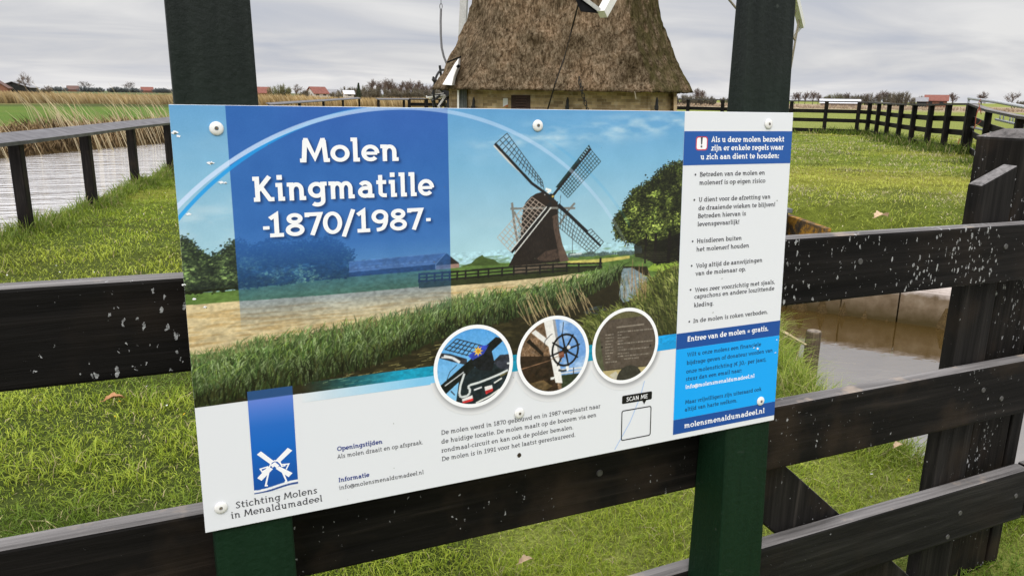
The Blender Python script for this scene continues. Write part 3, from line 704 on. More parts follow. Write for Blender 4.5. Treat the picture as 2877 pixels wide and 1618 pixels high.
# right hand column
mb = MB(); uvpoly(mb, rect(.9219, SW - .0004, .5730, .6392), 0.0008); mb.build('rules_header', M['blue'], sign)
mb = MB(); uvpoly(mb, rect(.9215, SW - .0004, .1975, .2312), 0.0008); mb.build('entry_band', M['deep'], sign)
mb = MB(); uvpoly(mb, rect(.9215, SW - .0004, .0445, .1973), 0.0008); mb.build('donation_box', M['cyan'], sign)
mb = MB(); uvpoly(mb, rect(.9215, SW - .0004, .0118, .0443), 0.0008); mb.build('website_band', M['deep'], sign)
mb = MB(); uvpoly(mb, rect(.9212, .9216, .0115, SH - .001), 0.0011); mb.build('column_edge', flat('column_edge_grey', (170, 190, 205)), sign)
def rrect(P0, P1, r, n=5):
    (u0, v0), (u1, v1) = P0, P1; o = []
    for cx_, cy_, a in ((u1 - r, v1 - r, 0), (u0 + r, v1 - r, 90), (u0 + r, v0 + r, 180), (u1 - r, v0 + r, 270)):
        o += arc(cx_, cy_, r, r, a, a + 90, n)
    return o
c5 = lambda x, y: SU(1880 + x * .27596, 300 + y * .27596)
a_, b2 = c5(268, 447), c5(394, 304)
wi = MB(); uvpoly(wi, rrect(a_, b2, .006), .0011); wsign = wi.build('warning_symbol', M['red'], sign)
wi = MB(); uvpoly(wi, rrect(a_ + .0022, b2 - .0022, .0045), .0013); wi.build('symbol_field', M['ink_white'], wsign)
wi = MB(); p = c5(328, 395); uvpoly(wi, [(p[0] - .0014, p[1] + .0015), (p[0] + .0014, p[1] + .0015), (p[0] + .0026, p[1] + .0165), (p[0] - .0026, p[1] + .0165)], .0015); uvpoly(wi, rect(p[0] - .0019, p[0] + .0019, p[1] - .0042, p[1] - .0004), .0015); wi.build('exclamation_mark', M['ink'], wsign)
def lettering(name, lines, mat, cap, w, n0=0.0012, bullets=()):
    mb = MB()
    for L in lines: quads_mesh(mb, fit_text(L[0], L[1], L[2], L[3] if len(L) > 3 else cap, w), n0)
    for p in bullets:
        c = SU(*p); uvpoly(mb, [(c[0] + .0021 * math.cos(2 * PI * k / 12), c[1] + .0021 * math.sin(2 * PI * k / 12)) for k in range(12)], n0)
    return mb.build(name, mat, sign)
mb = MB(); quads_mesh(mb, title_q, 0.0013, 1.5e-5); mb.build('title_lettering', M['ink_white'], sign)
lettering('rules_heading', [("Als u deze molen bezoekt", (1998, 399.9), (2202.3, 398.8)), ("zijn er enkele regels waar", (1996.5, 422.8), (2200.7, 422.2)), ("u zich aan dient te houden:", (1967.8, 447.6), (2187.7, 445.7))], M['ink_white'], .0108, .175)
lettering('rules_text', [("Betreden van de molen en", (1966, 495), (2148, 492.6)), ("molenerf is op eigen risico", (1964.7, 518.8), (2149.6, 514.7)),
    ("U dient voor de afzetting van", (1963.3, 565.8), (2163.4, 560)), ("de draaiende wieken te blijven!", (1962, 589.2), (2176.7, 581.5)), ("Betreden hiervan is", (1960.9, 611.8), (2095, 607)), ("levensgevaarlijk!", (1959.5, 635.3), (2076, 629.8)),
    ("Huisdieren buiten", (1957.8, 681.4), (2082.8, 676)), ("het molenerf houden", (1956.2, 705), (2103.5, 696.7)), ("Volg altijd de aanwijzingen", (1955, 750.5), (2140.8, 738)), ("van de molenaar op.", (1953.7, 772.4), (2094.4, 763)),
    ("Wees zeer voorzichtig met sjaals,", (1952, 818), (2176, 799.3)), ("capuchons en andere loszittende", (1950.4, 839.5), (2174.7, 821.3)), ("kleding.", (1949.5, 862.7), (2004, 858)), ("In de molen is roken verboden.", (1947.9, 907), (2156.5, 886.3))],
    M['ink'], .0090, .145, bullets=[(1953.7, 491), (1950.4, 562), (1945.7, 678), (1943, 746.8), (1940, 814), (1936.3, 903.2)])
lettering('entry_text', [("Entree van de molen = gratis.", (1931.3, 959.5), (2157.3, 933.9))], M['ink_white'], .0112, .175)
lettering('donation_text', [("Wilt u onze molens een financiele", (1930, 1002), (2137.4, 977.3)), ("bijdrage geven of donateur worden van", (1928.8, 1025), (2169.7, 993.9)), ("onze molenstichting (\u20ac 10,- per jaar),", (1927.6, 1046.9), (2152, 1015.8)), ("stuur dan een email naar:", (1926.4, 1069), (2083.6, 1045.6)),
    ("Maar vrijwilligers zijn uiteraard ook", (1924.3, 1133.4), (2138.7, 1098.6)), ("altijd van harte welkom.", (1923.5, 1154.5), (2070.4, 1129.7))], M['ink_blue'], .0088, .15)
lettering('email_text', [("info@molensmenaldumadeel.nl", (1925.5, 1090.3), (2118.8, 1062))], M['ink_white'], .0088, .16)
lettering('website_lettering', [("molensmenaldumadeel.nl", (1922.2, 1200.8), (2147, 1160.7))], M['ink_white'], .0118, .16)
lettering('opening_hours_heading', [("Openingstijden", (947.3, 1266.9), (1074, 1245))], M['ink_navy'], .0082, .18)
lettering('information_heading', [("Informatie", (951.9, 1353.7), (1038, 1338))], M['ink_navy'], .0082, .18)
lettering('opening_hours_text', [("Als molen draait en op afspraak.", (948, 1288), (1187.8, 1246.5)), ("info@molensmenaldumadeel.nl", (953.4, 1375), (1190, 1330.6))], M['ink'], .0078, .12)
lettering('foundation_name', [("Stichting Molens", (662.5, 1427), (891, 1384.7)), ("in Menaldumadeel", (649.8, 1456), (905.4, 1407.5))], M['ink'], .0115, .125)
lettering('history_text', [("De molen werd in 1870 gebouwd en in 1987 verplaatst naar", (1240.3, 1222), (1686.3, 1144.3)), ("de huidige locatie. De molen maalt op de boezem via een", (1240.3, 1246.9), (1674.6, 1169)), ("rondmaal-circuit en kan ook de polder bemalen.", (1240.6, 1271.3), (1610, 1204)), ("De molen is in 1991 voor het laatst gerestaureerd.", (1242, 1295.5), (1615.9, 1224.7))], M['ink'], .0086, .125)
# scan bubble and empty code frame, pale blue line
L3 = lambda x, y: SU(1200 + x * .31746, 1058 + y * .31746)
mb = MB(); a_, b2 = L3(1724, 242), L3(1990, 126); uvpoly(mb, rrect((a_[0], a_[1]), (b2[0], b2[1]), .003), .0011); p = L3(1920, 243); uvpoly(mb, [(p[0], p[1]), (p[0] + .0055, a_[1] + .0015), (p[0] - .0055, a_[1] + .0015)], .0012); bub = mb.build('scan_bubble', M['black'], sign)
mb = MB(); quads_mesh(mb, fit_text("SCAN ME", (1759.7, 1126.5), (1819, 1118), .0088, .13), .0014); mb.build('scan_lettering', M['ink_white'], bub)
mb = MB(); a_, b2 = L3(1714, 568), L3(1985, 254)
for q in strip(rrect(a_ + .001, b2 - .001, .004), .0022, True): uvpoly(mb, q, .0011)
mb.build('code_frame', M['black'], sign)
mb = MB()
for q in strip([SU(1812, 1064), SU(1800, 1110), SU(1770, 1185), SU(1727, 1262)], .0018): uvpoly(mb, q, .0009)
mb.build('blue_line', flat('pale_blue_line', (168, 192, 228)), sign)
# round pictures
RC = [((.4728, .2198), .0778), ((.6360, .2203), .0777), ((.7984, .2203), .0776)]
q7 = lambda x, y: SU(1180 + x * .27950, 860 + y * .27950)
cans = []
for c, r in RC: cans.append(Canvas(c[0] - .073, c[1] - .073, c[0] + .073, c[1] + .073, (96, 166, 224), 2400))
r1, r2, r3 = cans
def q7p(c, P, col, a=1.0): c.poly([q7(*p) for p in P], col, a)
def q7l(c, P, w_, col, a=1.0): c.path([q7(*p) for p in P], w_, col, a, px=False)
r1.a[:] = np.stack([np.interp(r1.V, [r1.v0, r1.v1], q) for q in ((140, 78), (196, 152), (230, 216))], -1)[:, None, :]
for k in range(7):
    q7l(r1, [(370 + k * 38, 330 + k * 9), (250 + k * 42, 440 + k * 12)], .0017, (30, 36, 44))
for k in range(4): q7l(r1, [(370 - k * 40, 332 + k * 34), (640 - k * 40, 402 + k * 34)], .0017, (30, 36, 44))
q7p(r1, [(200, 470), (300, 480), (470, 530), (470, 590), (330, 560), (190, 520)], (40, 40, 46)); q7l(r1, [(240, 500), (330, 520), (400, 565)], .005, (210, 214, 216)); q7l(r1, [(215, 515), (300, 520)], .002, (220, 220, 220))
q7p(r1, [(360, 980), (390, 760), (470, 650), (600, 590), (720, 570), (900, 620), (940, 700), (860, 860), (700, 970), (560, 990)], (24, 34, 40))
q7p(r1, [(730, 560), (800, 490), (890, 480), (940, 560), (930, 640), (800, 630)], (44, 46, 56)); q7p(r1, [(870, 565), (930, 560), (930, 590), (870, 580)], (200, 204, 206))
q7p(r1, [(180, 820), (760, 310), (850, 330), (250, 890)], (16, 20, 22)); q7l(r1, [(250, 800), (440, 660)], .0022, (196, 198, 198))
q7p(r1, [(560, 520), (650, 430), (720, 455), (745, 560), (720, 650), (590, 640), (530, 590)], (18, 20, 26))
q7p(r1, [(482, 500), (600, 400), (690, 388), (640, 478), (530, 542)], (46, 66, 172))
st_ = q7(582, 452); r1.poly([(st_[0] + (.0105 if k % 2 == 0 else .0045) * math.cos(k * PI / 8), st_[1] + (.0105 if k % 2 == 0 else .0045) * math.sin(k * PI / 8)) for k in range(16)], (238, 196, 70)); r1.disc(st_, .0035, (200, 140, 40))
q7l(r1, [(445, 675), (405, 800), (395, 880), (410, 912), (470, 900), (500, 870), (500, 830), (480, 810), (500, 790), (590, 765), (700, 722), (800, 680), (880, 640)], .0042, (206, 210, 208))
q7l(r1, [(540, 840), (620, 810)], .003, (220, 220, 220)); q7l(r1, [(740, 770), (820, 720)], .003, (220, 220, 214)); q7l(r1, [(560, 970), (700, 900), (800, 830)], .0035, (214, 214, 208)); q7l(r1, [(800, 700), (900, 655)], .003, (96, 88, 50))
for P in ([(645, 808), (722, 788), (732, 850), (660, 882)], [(420, 930), (525, 890), (535, 945), (430, 975)]):
    q7p(r1, P, (226, 222, 220)); q7p(r1, [tuple(np.array(P[0]) * .45 + np.array(P[3]) * .55), tuple(np.array(P[1]) * .45 + np.array(P[2]) * .55), P[2], P[3]], (206, 44, 48))
q7l(r1, [(260, 770), (300, 660), (370, 590)], .0012, (40, 44, 48)); q7l(r1, [(310, 850), (350, 890)], .002, (30, 30, 34))
r2.a[:] = (112, 88, 66)
r2.a += ((vnoise(r2.h, r2.w, 6, 4, 51, 3) - .5) * 90)[..., None]
q7p(r2, [(980, 505), (1330, 500), (1400, 900), (980, 900)], (44, 31, 21)); q7p(r2, [(1080, 780), (1240, 740), (1330, 800), (1250, 850)], (92, 74, 48))
q7p(r2, [(1100, 330), (1240, 470), (1240, 510), (1070, 360)], (30, 22, 16))
q7p(r2, [(1330, 120), (1720, 120), (1720, 700), (1400, 700)], (104, 150, 208))
r2.blend((180, 202, 228), np.clip((vnoise(r2.h, r2.w, 60, 80, 55, 4) - .5) * 4, 0, .7) * (r2.U[None, :] > q7(1400, 400)[0]))
q7p(r2, [(1420, 690), (1700, 660), (1700, 860), (1420, 860)], (44, 52, 34)); q7l(r2, [(1400, 640), (1640, 612)], .003, (212, 214, 216)); q7l(r2, [(1400, 675), (1640, 640)], .003, (200, 202, 206)); q7l(r2, [(1540, 610), (1540, 690)], .0022, (60, 60, 60))
q7p(r2, [(1120, 270), (1160, 240), (1330, 370), (1300, 415)], (220, 218, 214)); q7p(r2, [(1240, 140), (1330, 130), (1400, 560), (1430, 770), (1360, 765)], (226, 224, 220)); q7p(r2, [(1330, 130), (1358, 140), (1425, 560), (1400, 560)], (150, 150, 152))
wc = q7(1458, 440); ra, rb = abs(q7(1585, 440)[0] - wc[0]), abs(q7(1458, 285)[1] - wc[1])
for q in strip([(wc[0] + ra * math.cos(2 * PI * k / 40), wc[1] + rb * math.sin(2 * PI * k / 40)) for k in range(40)], .0040, True): r2.poly(q, (20, 20, 22))
for k in range(8):
    t = 2 * PI * (k + .3) / 8; r2.line(wc, (wc[0] + ra * 1.18 * math.cos(t), wc[1] + rb * 1.12 * math.sin(t)), .0042, (20, 20, 22), 1, .003)
r2.disc(wc, .007, (24, 22, 22)); q7p(r2, [(1390, 470), (1440, 450), (1450, 510), (1400, 520)], (112, 66, 50)); r2.disc(q7(1492, 412), .004, (226, 226, 226))
q7l(r2, [(1020, 632), (1300, 545), (1440, 470)], .0012, (148, 112, 84)); q7l(r2, [(1440, 160), (1430, 270)], .0016, (40, 42, 46)); q7l(r2, [(1250, 400), (1255, 350), (1310, 290), (1330, 280)], .0012, (36, 36, 36)); q7l(r2, [(1480, 600), (1475, 650)], .006, (228, 228, 228)); q7l(r2, [(1310, 725), (1350, 718)], .005, (222, 222, 218)); q7l(r2, [(1390, 640), (1430, 650), (1470, 640)], .004, (50, 52, 52))
r3.a[:] = (80, 70, 60); r3.a += ((vnoise(r3.h, r3.w, 40, 40, 61, 3) - .5) * 14)[..., None]
q7p(r3, [(1730, 250), (1800, 250), (1855, 660), (1730, 660)], (78, 80, 58)); q7p(r3, [(1900, 140), (2300, 95), (2330, 60), (1900, 60)], (92, 88, 58)); q7p(r3, [(1840, 648), (2330, 590), (2330, 760), (1840, 760)], (176, 160, 112)); q7l(r3, [(1850, 645), (2320, 592)], .002, (54, 48, 38))
q7p(r3, [(1900, 690), (1970, 650), (2010, 720), (1960, 740)], (186, 180, 160)); r3.disc(q7(2100, 730), .030, (52, 50, 42), 1, .029, 28)
for k, (x0, x1) in enumerate([(1975, 2250)]): q7l(r3, [(x0, 214), (x1, 182)], .0028, (146, 136, 122), .8)
rowsL = [(1862, 1950, 292), (1862, 1955, 323), (1862, 1940, 354), (1862, 1920, 385), (1862, 1935, 414), (1862, 1942, 445), (1862, 1944, 475), (1862, 1915, 504), (1862, 1915, 532), (1862, 1980, 565)]
rowsR = [(1985, 2340, 275), (1985, 2025, 305), (1985, 2105, 333), (1985, 2050, 365), (1985, 2340, 392), (1985, 2040, 427), (1985, 2300, 455), (1985, 2095, 490), (1985, 2300, 517), (2050, 2195, 548)]
for rows in (rowsL, rowsR):
    for x0, x1, y in rows:
        x = x0
        while x < x1:
            x2 = min(x + 10 + 26 * rng.random(), x1); q7l(r3, [(x, y - (x - 1860) * .10), (x2, y - (x2 - 1860) * .10)], .0020, np.array((150, 141, 128)) * (.8 + .3 * rng.random()), .85); x = x2 + 5
for p in ((1828, 412), (2312, 395)): r3.disc(q7(*p), .0022, (24, 22, 20))
M['rim'] = flat('white_rim', (240, 240, 242))
# soft printed shadow and the pictures themselves
for k, ((c, r), cc) in enumerate(zip(RC, cans)):
    cc.a *= (1 + (vnoise(cc.h, cc.w, 16, 22, 90 + k, 5) - .5) * np.where(cc.a.mean(2) < 118, .9 if k < 2 else .3, .10))[..., None]; cc.a += rng.normal(0, 4, cc.a.shape[:2])[..., None]; cc.a += ((vnoise(cc.h, cc.w, 9, 7, 95 + k, 4) - .42) * 26)[..., None]; cc.a[:] = np.stack([blur(cc.a[..., q], 1) for q in range(3)], -1)
    mb = MB(); n = 72
    for i in range(n):
        a0, a1 = 2 * PI * i / n, 2 * PI * (i + 1) / n
        uvpoly(mb, [(c[0] + q * math.cos(a), c[1] + q * math.sin(a)) for q, a in ((r - .0070, a0), (r, a0), (r, a1), (r - .0070, a1))], .0020)
    pic = canvas_mesh('round_picture', cc, .0016, M['print'], sign, keep=lambda U, V, c=c, r=r: np.hypot(U - c[0], V - c[1]) < r - .005)
    rim = mb.build('rim', M['rim'], pic)
# printed shadow under the rims
mb_sh = Canvas(.38, .118, .90, .2126, (222, 222, 224)); acc = np.zeros((mb_sh.h, mb_sh.w), np.float32)
for c, r in RC:
    d = np.hypot(mb_sh.U[None, :] - c[0] - .002, mb_sh.V[:, None] - c[1] + .0035); acc = np.maximum(acc, np.clip(1 - (d - r) / .010, 0, 1) ** 1.6 * .55)
mb_sh.blend((120, 120, 124), acc)
msk = acc
def keep_sh(U, V):
    m = np.zeros(U.shape, bool)
    for c, r in RC:
        d = np.hypot(U - c[0] - .002, V - c[1] + .0035); m |= (d < r + .0108)
    return m & (V < .1990)
canvas_mesh('picture_shadow', mb_sh, .0010, M['print'], sign, keep_sh)
# screws and one empty hole
M['screw'] = simple('painted_screw', (0.78, 0.77, 0.74), 0.35, 0.05, 200, 0.5); M['recess'] = flat('screw_recess', (52, 42, 34)); M['socket'] = flat('screw_socket', (112, 100, 84))
for p in ((608, 361.5), (1510, 353.5), (2158.5, 349), (620.5, 1424.6), (1458.5, 1160), (2135.8, 1126)):
    c = SU(*p); bm_ = MB(); prof = [(.0100, .0006), (.0104, .0014), (.0098, .0024), (.0080, .0035), (.0050, .0042), (.0030, .0044)]; n = 24
    for i, (r, z) in enumerate(prof):
        bm_.v += [tuple(sp(c[0] + r * math.cos(2 * PI * k / n), c[1] + r * math.sin(2 * PI * k / n), z)) for k in range(n)]
    for i in range(len(prof) - 1):
        for k in range(n): bm_.f.append([i * n + k, i * n + (k + 1) % n, (i + 1) * n + (k + 1) % n, (i + 1) * n + k]); bm_.mi.append(0)
    sc_ = bm_.build('screw', M['screw'], sign, smooth=True)
    rb_ = MB(); uvpoly(rb_, [(c[0] + .0021 * math.cos(2 * PI * k / 6), c[1] + .0021 * math.sin(2 * PI * k / 6)) for k in range(6)], .0042); rb_.build('recess', M['socket'], sc_)
mb = MB(); c = SU(1458.7, 1278); uvpoly(mb, [(c[0] + .0042 * math.cos(2 * PI * k / 14) * (1 + .15 * math.sin(3 * k)), c[1] + .0048 * math.sin(2 * PI * k / 14)) for k in range(14)], .0009); mb.build('empty_hole', M['recess'], sign)
# chips in the print
rr = np.random.default_rng(5); M['grime'] = flat('grime', (104, 108, 92))
def scrap(name, P, n0, mat):
    mb = MB(); uvpoly(mb, P, n0); mb.build(name, mat, sign)
for k, (x, y, s_) in enumerate([(489, 374, 9), (502, 383, 6), (592, 458, 8), (621, 512, 8), (632, 514, 5), (529, 602, 6), (516, 800, 5), (545, 840, 5), (578, 862, 6), (2128, 979, 7), (2118, 976, 4), (2182, 954, 4), (2178, 990, 5)]):
    c = SU(x, y); n = 11; f = rr.random(n); a = [(c[0] + s_ * .00048 * (.35 + .85 * f[i]) * math.cos(2 * PI * i / n) * 1.4, c[1] + s_ * .00048 * (.2 + .75 * f[i - 2]) * math.sin(2 * PI * i / n)) for i in range(n)]
    scrap('chipped_spot', a, .0022 + k * 1e-5, M['ink_white'])
    if k % 2 == 0: scrap('chip_core', [(c[0] + (p[0] - c[0]) * .5 + .001, c[1] + (p[1] - c[1]) * .5 - .0008) for p in a], .0024 + k * 1e-5, M['grime'])
for k in range(26):
    c = (.03 + rr.random() * 1.15, .01 + rr.random() * .65); s_ = .0005 + .0009 * rr.random()
    scrap('dirt_speck', [(c[0] - s_, c[1]), (c[0], c[1] - s_ * 1.3), (c[0] + s_ * 1.2, c[1] + s_ * .3), (c[0], c[1] + s_)], .0026 + k * 1e-6, M['grime'])
# ================================================================== terrain
def smooth(x, a, b):
    t = np.clip((x - a) / (b - a), 0, 1); return t * t * (3 - 2 * t)
class VN:      # tileable value noise on the plane
    def __init__(s, seed, n=256): s.g = np.random.default_rng(seed).random((n, n)).astype(np.float32); s.n = n
    def __call__(s, x, y):
        xi = np.floor(x).astype(int); yi = np.floor(y).astype(int); fx = x - xi; fy = y - yi
        fx = fx * fx * (3 - 2 * fx); fy = fy * fy * (3 - 2 * fy); n = s.n; g = s.g
        a = g[yi % n, xi % n] * (1 - fx) + g[yi % n, (xi + 1) % n] * fx
        b = g[(yi + 1) % n, xi % n] * (1 - fx) + g[(yi + 1) % n, (xi + 1) % n] * fx
        return a * (1 - fy) + b * fy
N1, N2, N3 = VN(1), VN(2), VN(3)
WATER = -0.6
MILL = np.array((9.49, 16.44))
C0 = np.array((-1.29, 8.28)); CD = np.array((.2436, .97)); CN = np.array((-.97, .2436))        # near bank of the canal
F0 = np.array((-4.36, 27.50)); FN = np.array((-.830, .558))                                 # far waterline
W0 = np.array((5.87, 4.63)); WD = np.array((.598, -.801)); WN = np.array((.801, .598))        # quay wall of the ditch
NEAR_X = ([-60, .6, 1.4, 2.1, 2.6, 3.2, 4.2, 5.5], [2.95, 2.95, 3.03, 3.28, 3.58, 4.0, 4.65, 5.25])                 # near edge of the ditch: x as a function of y
def terrain(x, y):
    x = np.asarray(x, float); y = np.asarray(y, float)
    l = (x - C0[0]) * CN[0] + (y - C0[1]) * CN[1]
    m = (x - F0[0]) * FN[0] + (y - F0[1]) * FN[1]
    w = (x - W0[0]) * WN[0] + (y - W0[1]) * WN[1]
    r = np.hypot(x - MILL[0], y - MILL[1])
    z = 0.3 * smooth(w, -1.0, 2.6) * smooth(-l, 0.3, 4.5) * (1 - smooth(r, 15.5, 24))
    und = (N1(x * .9, y * .9) - .5) * .06 + (N2(x * 3.1, y * 3.1) - .5) * .025
    z = z + und * (1 - smooth(r, 60, 120))
    # canal
    bed = -1.3
    can = smooth(l, 0.10, 1.25) * (1 - smooth(m, -.9, .6))
    far = smooth(m, -.9, 2.4)
    z = np.where(l > 0.1, z * (1 - can) + bed * can, z)
    z = z + np.where((l > .1), .18 * np.exp(-((m - 2.6) / 1.2) ** 2), 0)
    # ditch
    ex = np.interp(y, *NEAR_X); ins = x - ex
    dz = np.interp(ins, [-.25, 0, .28, .75, 1.2], [0, -.05, -.28, -.72, -1.15])
    inside = (w < -.02) & (y < 5.5) & (ins > -.25)
    z = np.where(inside, z + dz, z)
    slab = (w >= -.02) & (w < 2.2) & (x > 5.1) & (y < 5.6)
    z = np.where(slab, -.40 + .66 * smooth(w, 0.0, 2.2), z)
    return z
def axis_pts(lo, hi, step, far, g=1.22):
    a = list(np.arange(lo, hi, step)); s = step; p = hi
    while p < far: a.append(p); s *= g; p += s
    s = step; p = lo - step; b = []
    while p > -far: b.append(p); s *= g; p -= s
    return np.array(b[::-1] + a)
GX = axis_pts(-9, 18, .13, 4000); GY = axis_pts(-3, 34, .15, 4000)
gx, gy = np.meshgrid(GX, GY); gz = terrain(gx, gy)
idx = np.arange(gx.size).reshape(gx.shape)
gq = np.stack([idx[:-1, :-1], idx[:-1, 1:], idx[1:, 1:], idx[1:, :-1]], -1).reshape(-1, 4)
# ground colour zones follow the place: lawn, meadow, straw belts, mud under water
def zone(x, y):
    l = (x - C0[0]) * CN[0] + (y - C0[1]) * CN[1]; m = (x - F0[0]) * FN[0] + (y - F0[1]) * FN[1]
    r = np.hypot(x, y + 1.22); z = terrain(x, y)
    lawn = np.array((.15, .20, .018)); field = np.array((.095, .165, .022)); rfield = np.array((.21, .235, .05)); straw = np.array((.40, .30, .14)); mud = np.array((.09, .06, .025)); bank = np.array((.19, .13, .06))
    ang = np.degrees(np.arctan2(x, y + 1.22))
    c = np.broadcast_to(lawn, x.shape + (3,)).copy()
    def put(f, k):
        f = np.clip(f, 0, 1)[..., None]; c[:] = c * (1 - f) + k * f
    put(1 - smooth(r, 5, 16), np.array((.050, .068, .012)))
    n = N1(x * .35, y * .35); n2 = N2(x * 1.7, y * 1.7); n3 = N3(x * .09, y * .09)
    put((n - .45) * 2.2 * smooth(r, 6, 14), np.array((.26, .25, .04))); put((n2 - .55) * 2, np.array((.06, .072, .010)))
    put(smooth(r, 24, 32) * smooth(l, .5, 3), field)
    put(smooth(r, 24, 32) * smooth(l, .5, 3) * np.clip((n - .4) * 2, 0, .7), np.array((.13, .17, .03)))
    put(smooth(ang, 20, 26) * smooth(np.hypot(x - MILL[0], y - MILL[1]), 14, 18), rfield)
    put(smooth(l, .1, .6) * (1 - smooth(m, 2.6, 4.2)) * smooth(m, -2, -.6), bank)
    rr_ = r * (1 + .10 * (n3 - .5))
    leftz = 1 - smooth(ang, 16, 22)
    put(smooth(rr_, 95, 101) * (1 - smooth(rr_, 260, 330)) * leftz, straw)
    put(smooth(rr_, 82, 90) * (1 - smooth(rr_, 95, 101)) * leftz * .95, np.array((.05, .06, .015)))
    put(smooth(rr_, 300, 400) * leftz, np.array((.10, .12, .05)))
    put(smooth(rr_, 150, 165) * (1 - smooth(rr_, 330, 420)) * (1 - leftz), np.array((.33, .25, .17)))
    put((z < -.25) * 1.0, mud)
    return c
gc = zone(gx.ravel(), gy.ravel())
gme = raw_mesh('ground', np.c_[gx.ravel(), gy.ravel(), gz.ravel()], quads=gq, col=gc, smooth=True)
t = NT('grassy_ground'); a = t.n('ShaderNodeVertexColor'); a.layer_name = 'tint'; pp = t.pos()
f1 = t.noise(pp, 9, 6, .65); f2 = t.noise(pp, 70, 3, .6)
cc = t.mix(1.0, a.outputs[0], t.ramp(f1, [(.25, .55), (.5, 1.0), (.78, 1.5)]), 'MULTIPLY')
cc = t.mix(1.0, cc, t.ramp(f2, [(.3, .6), (.7, 1.35)]), 'MULTIPLY')
t.bump(t.math('ADD', f1, f2), .8, .04)
M['ground'] = t.done(cc, .9, .1)
tag(link('ground', gme, M['ground']), kind='structure')
# ------------------------------------------------------------------ water
def water_mat(name, body, sx_, ys, strength, ior=1.55, dist=.06, metal=0.0):
    t = NT(name); v = t.coord((sx_, ys, 1), rot=(0, 0, math.radians(14)))
    h = t.math('ADD', t.noise(v, 1.0, 4, .55, .3), t.math('MULTIPLY', t.noise(v, 4.2, 3, .5), .35))
    t.bump(h, strength, dist); t.b.inputs['IOR'].default_value = ior
    return t.done(body, .04, .5, metal)
M['canal'] = water_mat('canal_water', (.86, .83, .80), .40, 2.1, .80, 2.0, .16, .72)
M['ditch'] = water_mat('ditch_water', (.060, .036, .009), 1.1, 1.6, .06, 4.2)
def sheet(name, P, z, mat):
    mb = MB(); mb.add([(p[0], p[1], z) for p in P], [tuple(range(len(P)))]); return tag(mb.build(name, mat), kind='structure')
e0 = C0 - CD * 40 - CN * .1; e1 = C0 + CD * 46 - CN * .1
sheet('canal_water', [e0, e1, e1 + CN * 30 + CD * 6, e0 + CN * 60], WATER, M['canal'])
sheet('ditch_water', [(2.9, -40), (45, -40), W0 + WD * 44 + WN * .05, W0 - WD * 2.2 + WN * .05, (4.4, 6.6), (3.3, 3.2)], WATER, M['ditch'])

# ================================================================== sign posts
t = NT('green_paint'); c = t.coord(); g = t.noise(t.coord((18, 18, 1.6)), 2.2, 6, .6); pz = t.n('ShaderNodeSeparateXYZ'); t.t.links.new(t.pos(), pz.inputs[0])
old = t.ramp(t.math('ADD', pz.outputs[2], t.math('MULTIPLY', t.noise(c, 7, 4), .16)), [(.0, 0.0), (1.0, 1.0)])
fade = t.n('ShaderNodeMapRange'); t.put(fade.inputs[0], t.math('ADD', pz.outputs[2], t.math('MULTIPLY', t.noise(c, 5, 4), .3))); fade.inputs[1].default_value = 1.1; fade.inputs[2].default_value = 1.75
colr = t.mix(fade.outputs[0], t.ramp(g, [(.3, (.003, .0155, .006)), (.7, (.005, .022, .009))]), t.ramp(g, [(.25, (.0065, .0095, .008)), (.75, (.017, .022, .019))]))
sm = t.vor(c, 14); spot = t.math('LESS_THAN', sm.outputs['Distance'], .05)
colr = t.mix(t.math('MULTIPLY', spot, .5), colr, (.06, .07, .06)); sc_n = t.noise(t.coord((9, 9, 34), rot=(.3, .2, 0)), 1.2, 5, .7); colr = t.mix(t.ramp(sc_n, [(.66, 0.0), (.74, .45)]), colr, (.055, .062, .056)); t.bump(t.math('ADD', g, t.noise(c, 90, 4)), .5, .004)
M['green_paint'] = t.done(colr, .6, .16)
def post_hexa(name, lo, hi, label):     # lo/hi: x0,x1,y0,y1,z
    o = empty(name, ((lo[0] + lo[1]) / 2, (lo[2] + lo[3]) / 2, 0), label, 'post')
    mb = MB(); mb.hexa([(lo[0], lo[2], lo[4]), (lo[1], lo[2], lo[4]), (lo[1], lo[3], lo[4]), (lo[0], lo[3], lo[4]), (hi[0], hi[2], hi[4]), (hi[1], hi[2], hi[4]), (hi[1], hi[3], hi[4]), (hi[0], hi[3], hi[4])])
    return o, mb
o, mb = post_hexa('sign_post', (.037, .171, -.0432, .0985, -.1), (.0335, .1485, .0728, .0990, 1.98), 'green painted post under the left end of the information panel')
mb.build('shaft', M['green_paint'], o, bevel=.006, seg=3); mb = MB(); mb.hexa([(.026, .064, 1.98), (.156, .064, 1.98), (.156, .110, 1.98), (.026, .110, 1.98), (.030, .076, 2.02), (.150, .076, 2.02), (.150, .098, 2.02), (.030, .098, 2.02)]); mb.build('cap', M['green_paint'], o, bevel=.004)
o, mb = post_hexa('sign_post', (1.088, 1.214, -.0432, .0985, -.1), (1.103, 1.226, .0728, .0990, 1.98), 'green painted post under the rules column at the right of the panel')
mb.build('shaft', M['green_paint'], o, bevel=.005, seg=3); mb = MB(); mb.hexa([(1.096, .064, 1.98), (1.234, .064, 1.98), (1.234, .110, 1.98), (1.096, .110, 1.98), (1.10, .076, 2.02), (1.228, .076, 2.02), (1.228, .098, 2.02), (1.10, .098, 2.02)]); mb.build('cap', M['green_paint'], o, bevel=.004)

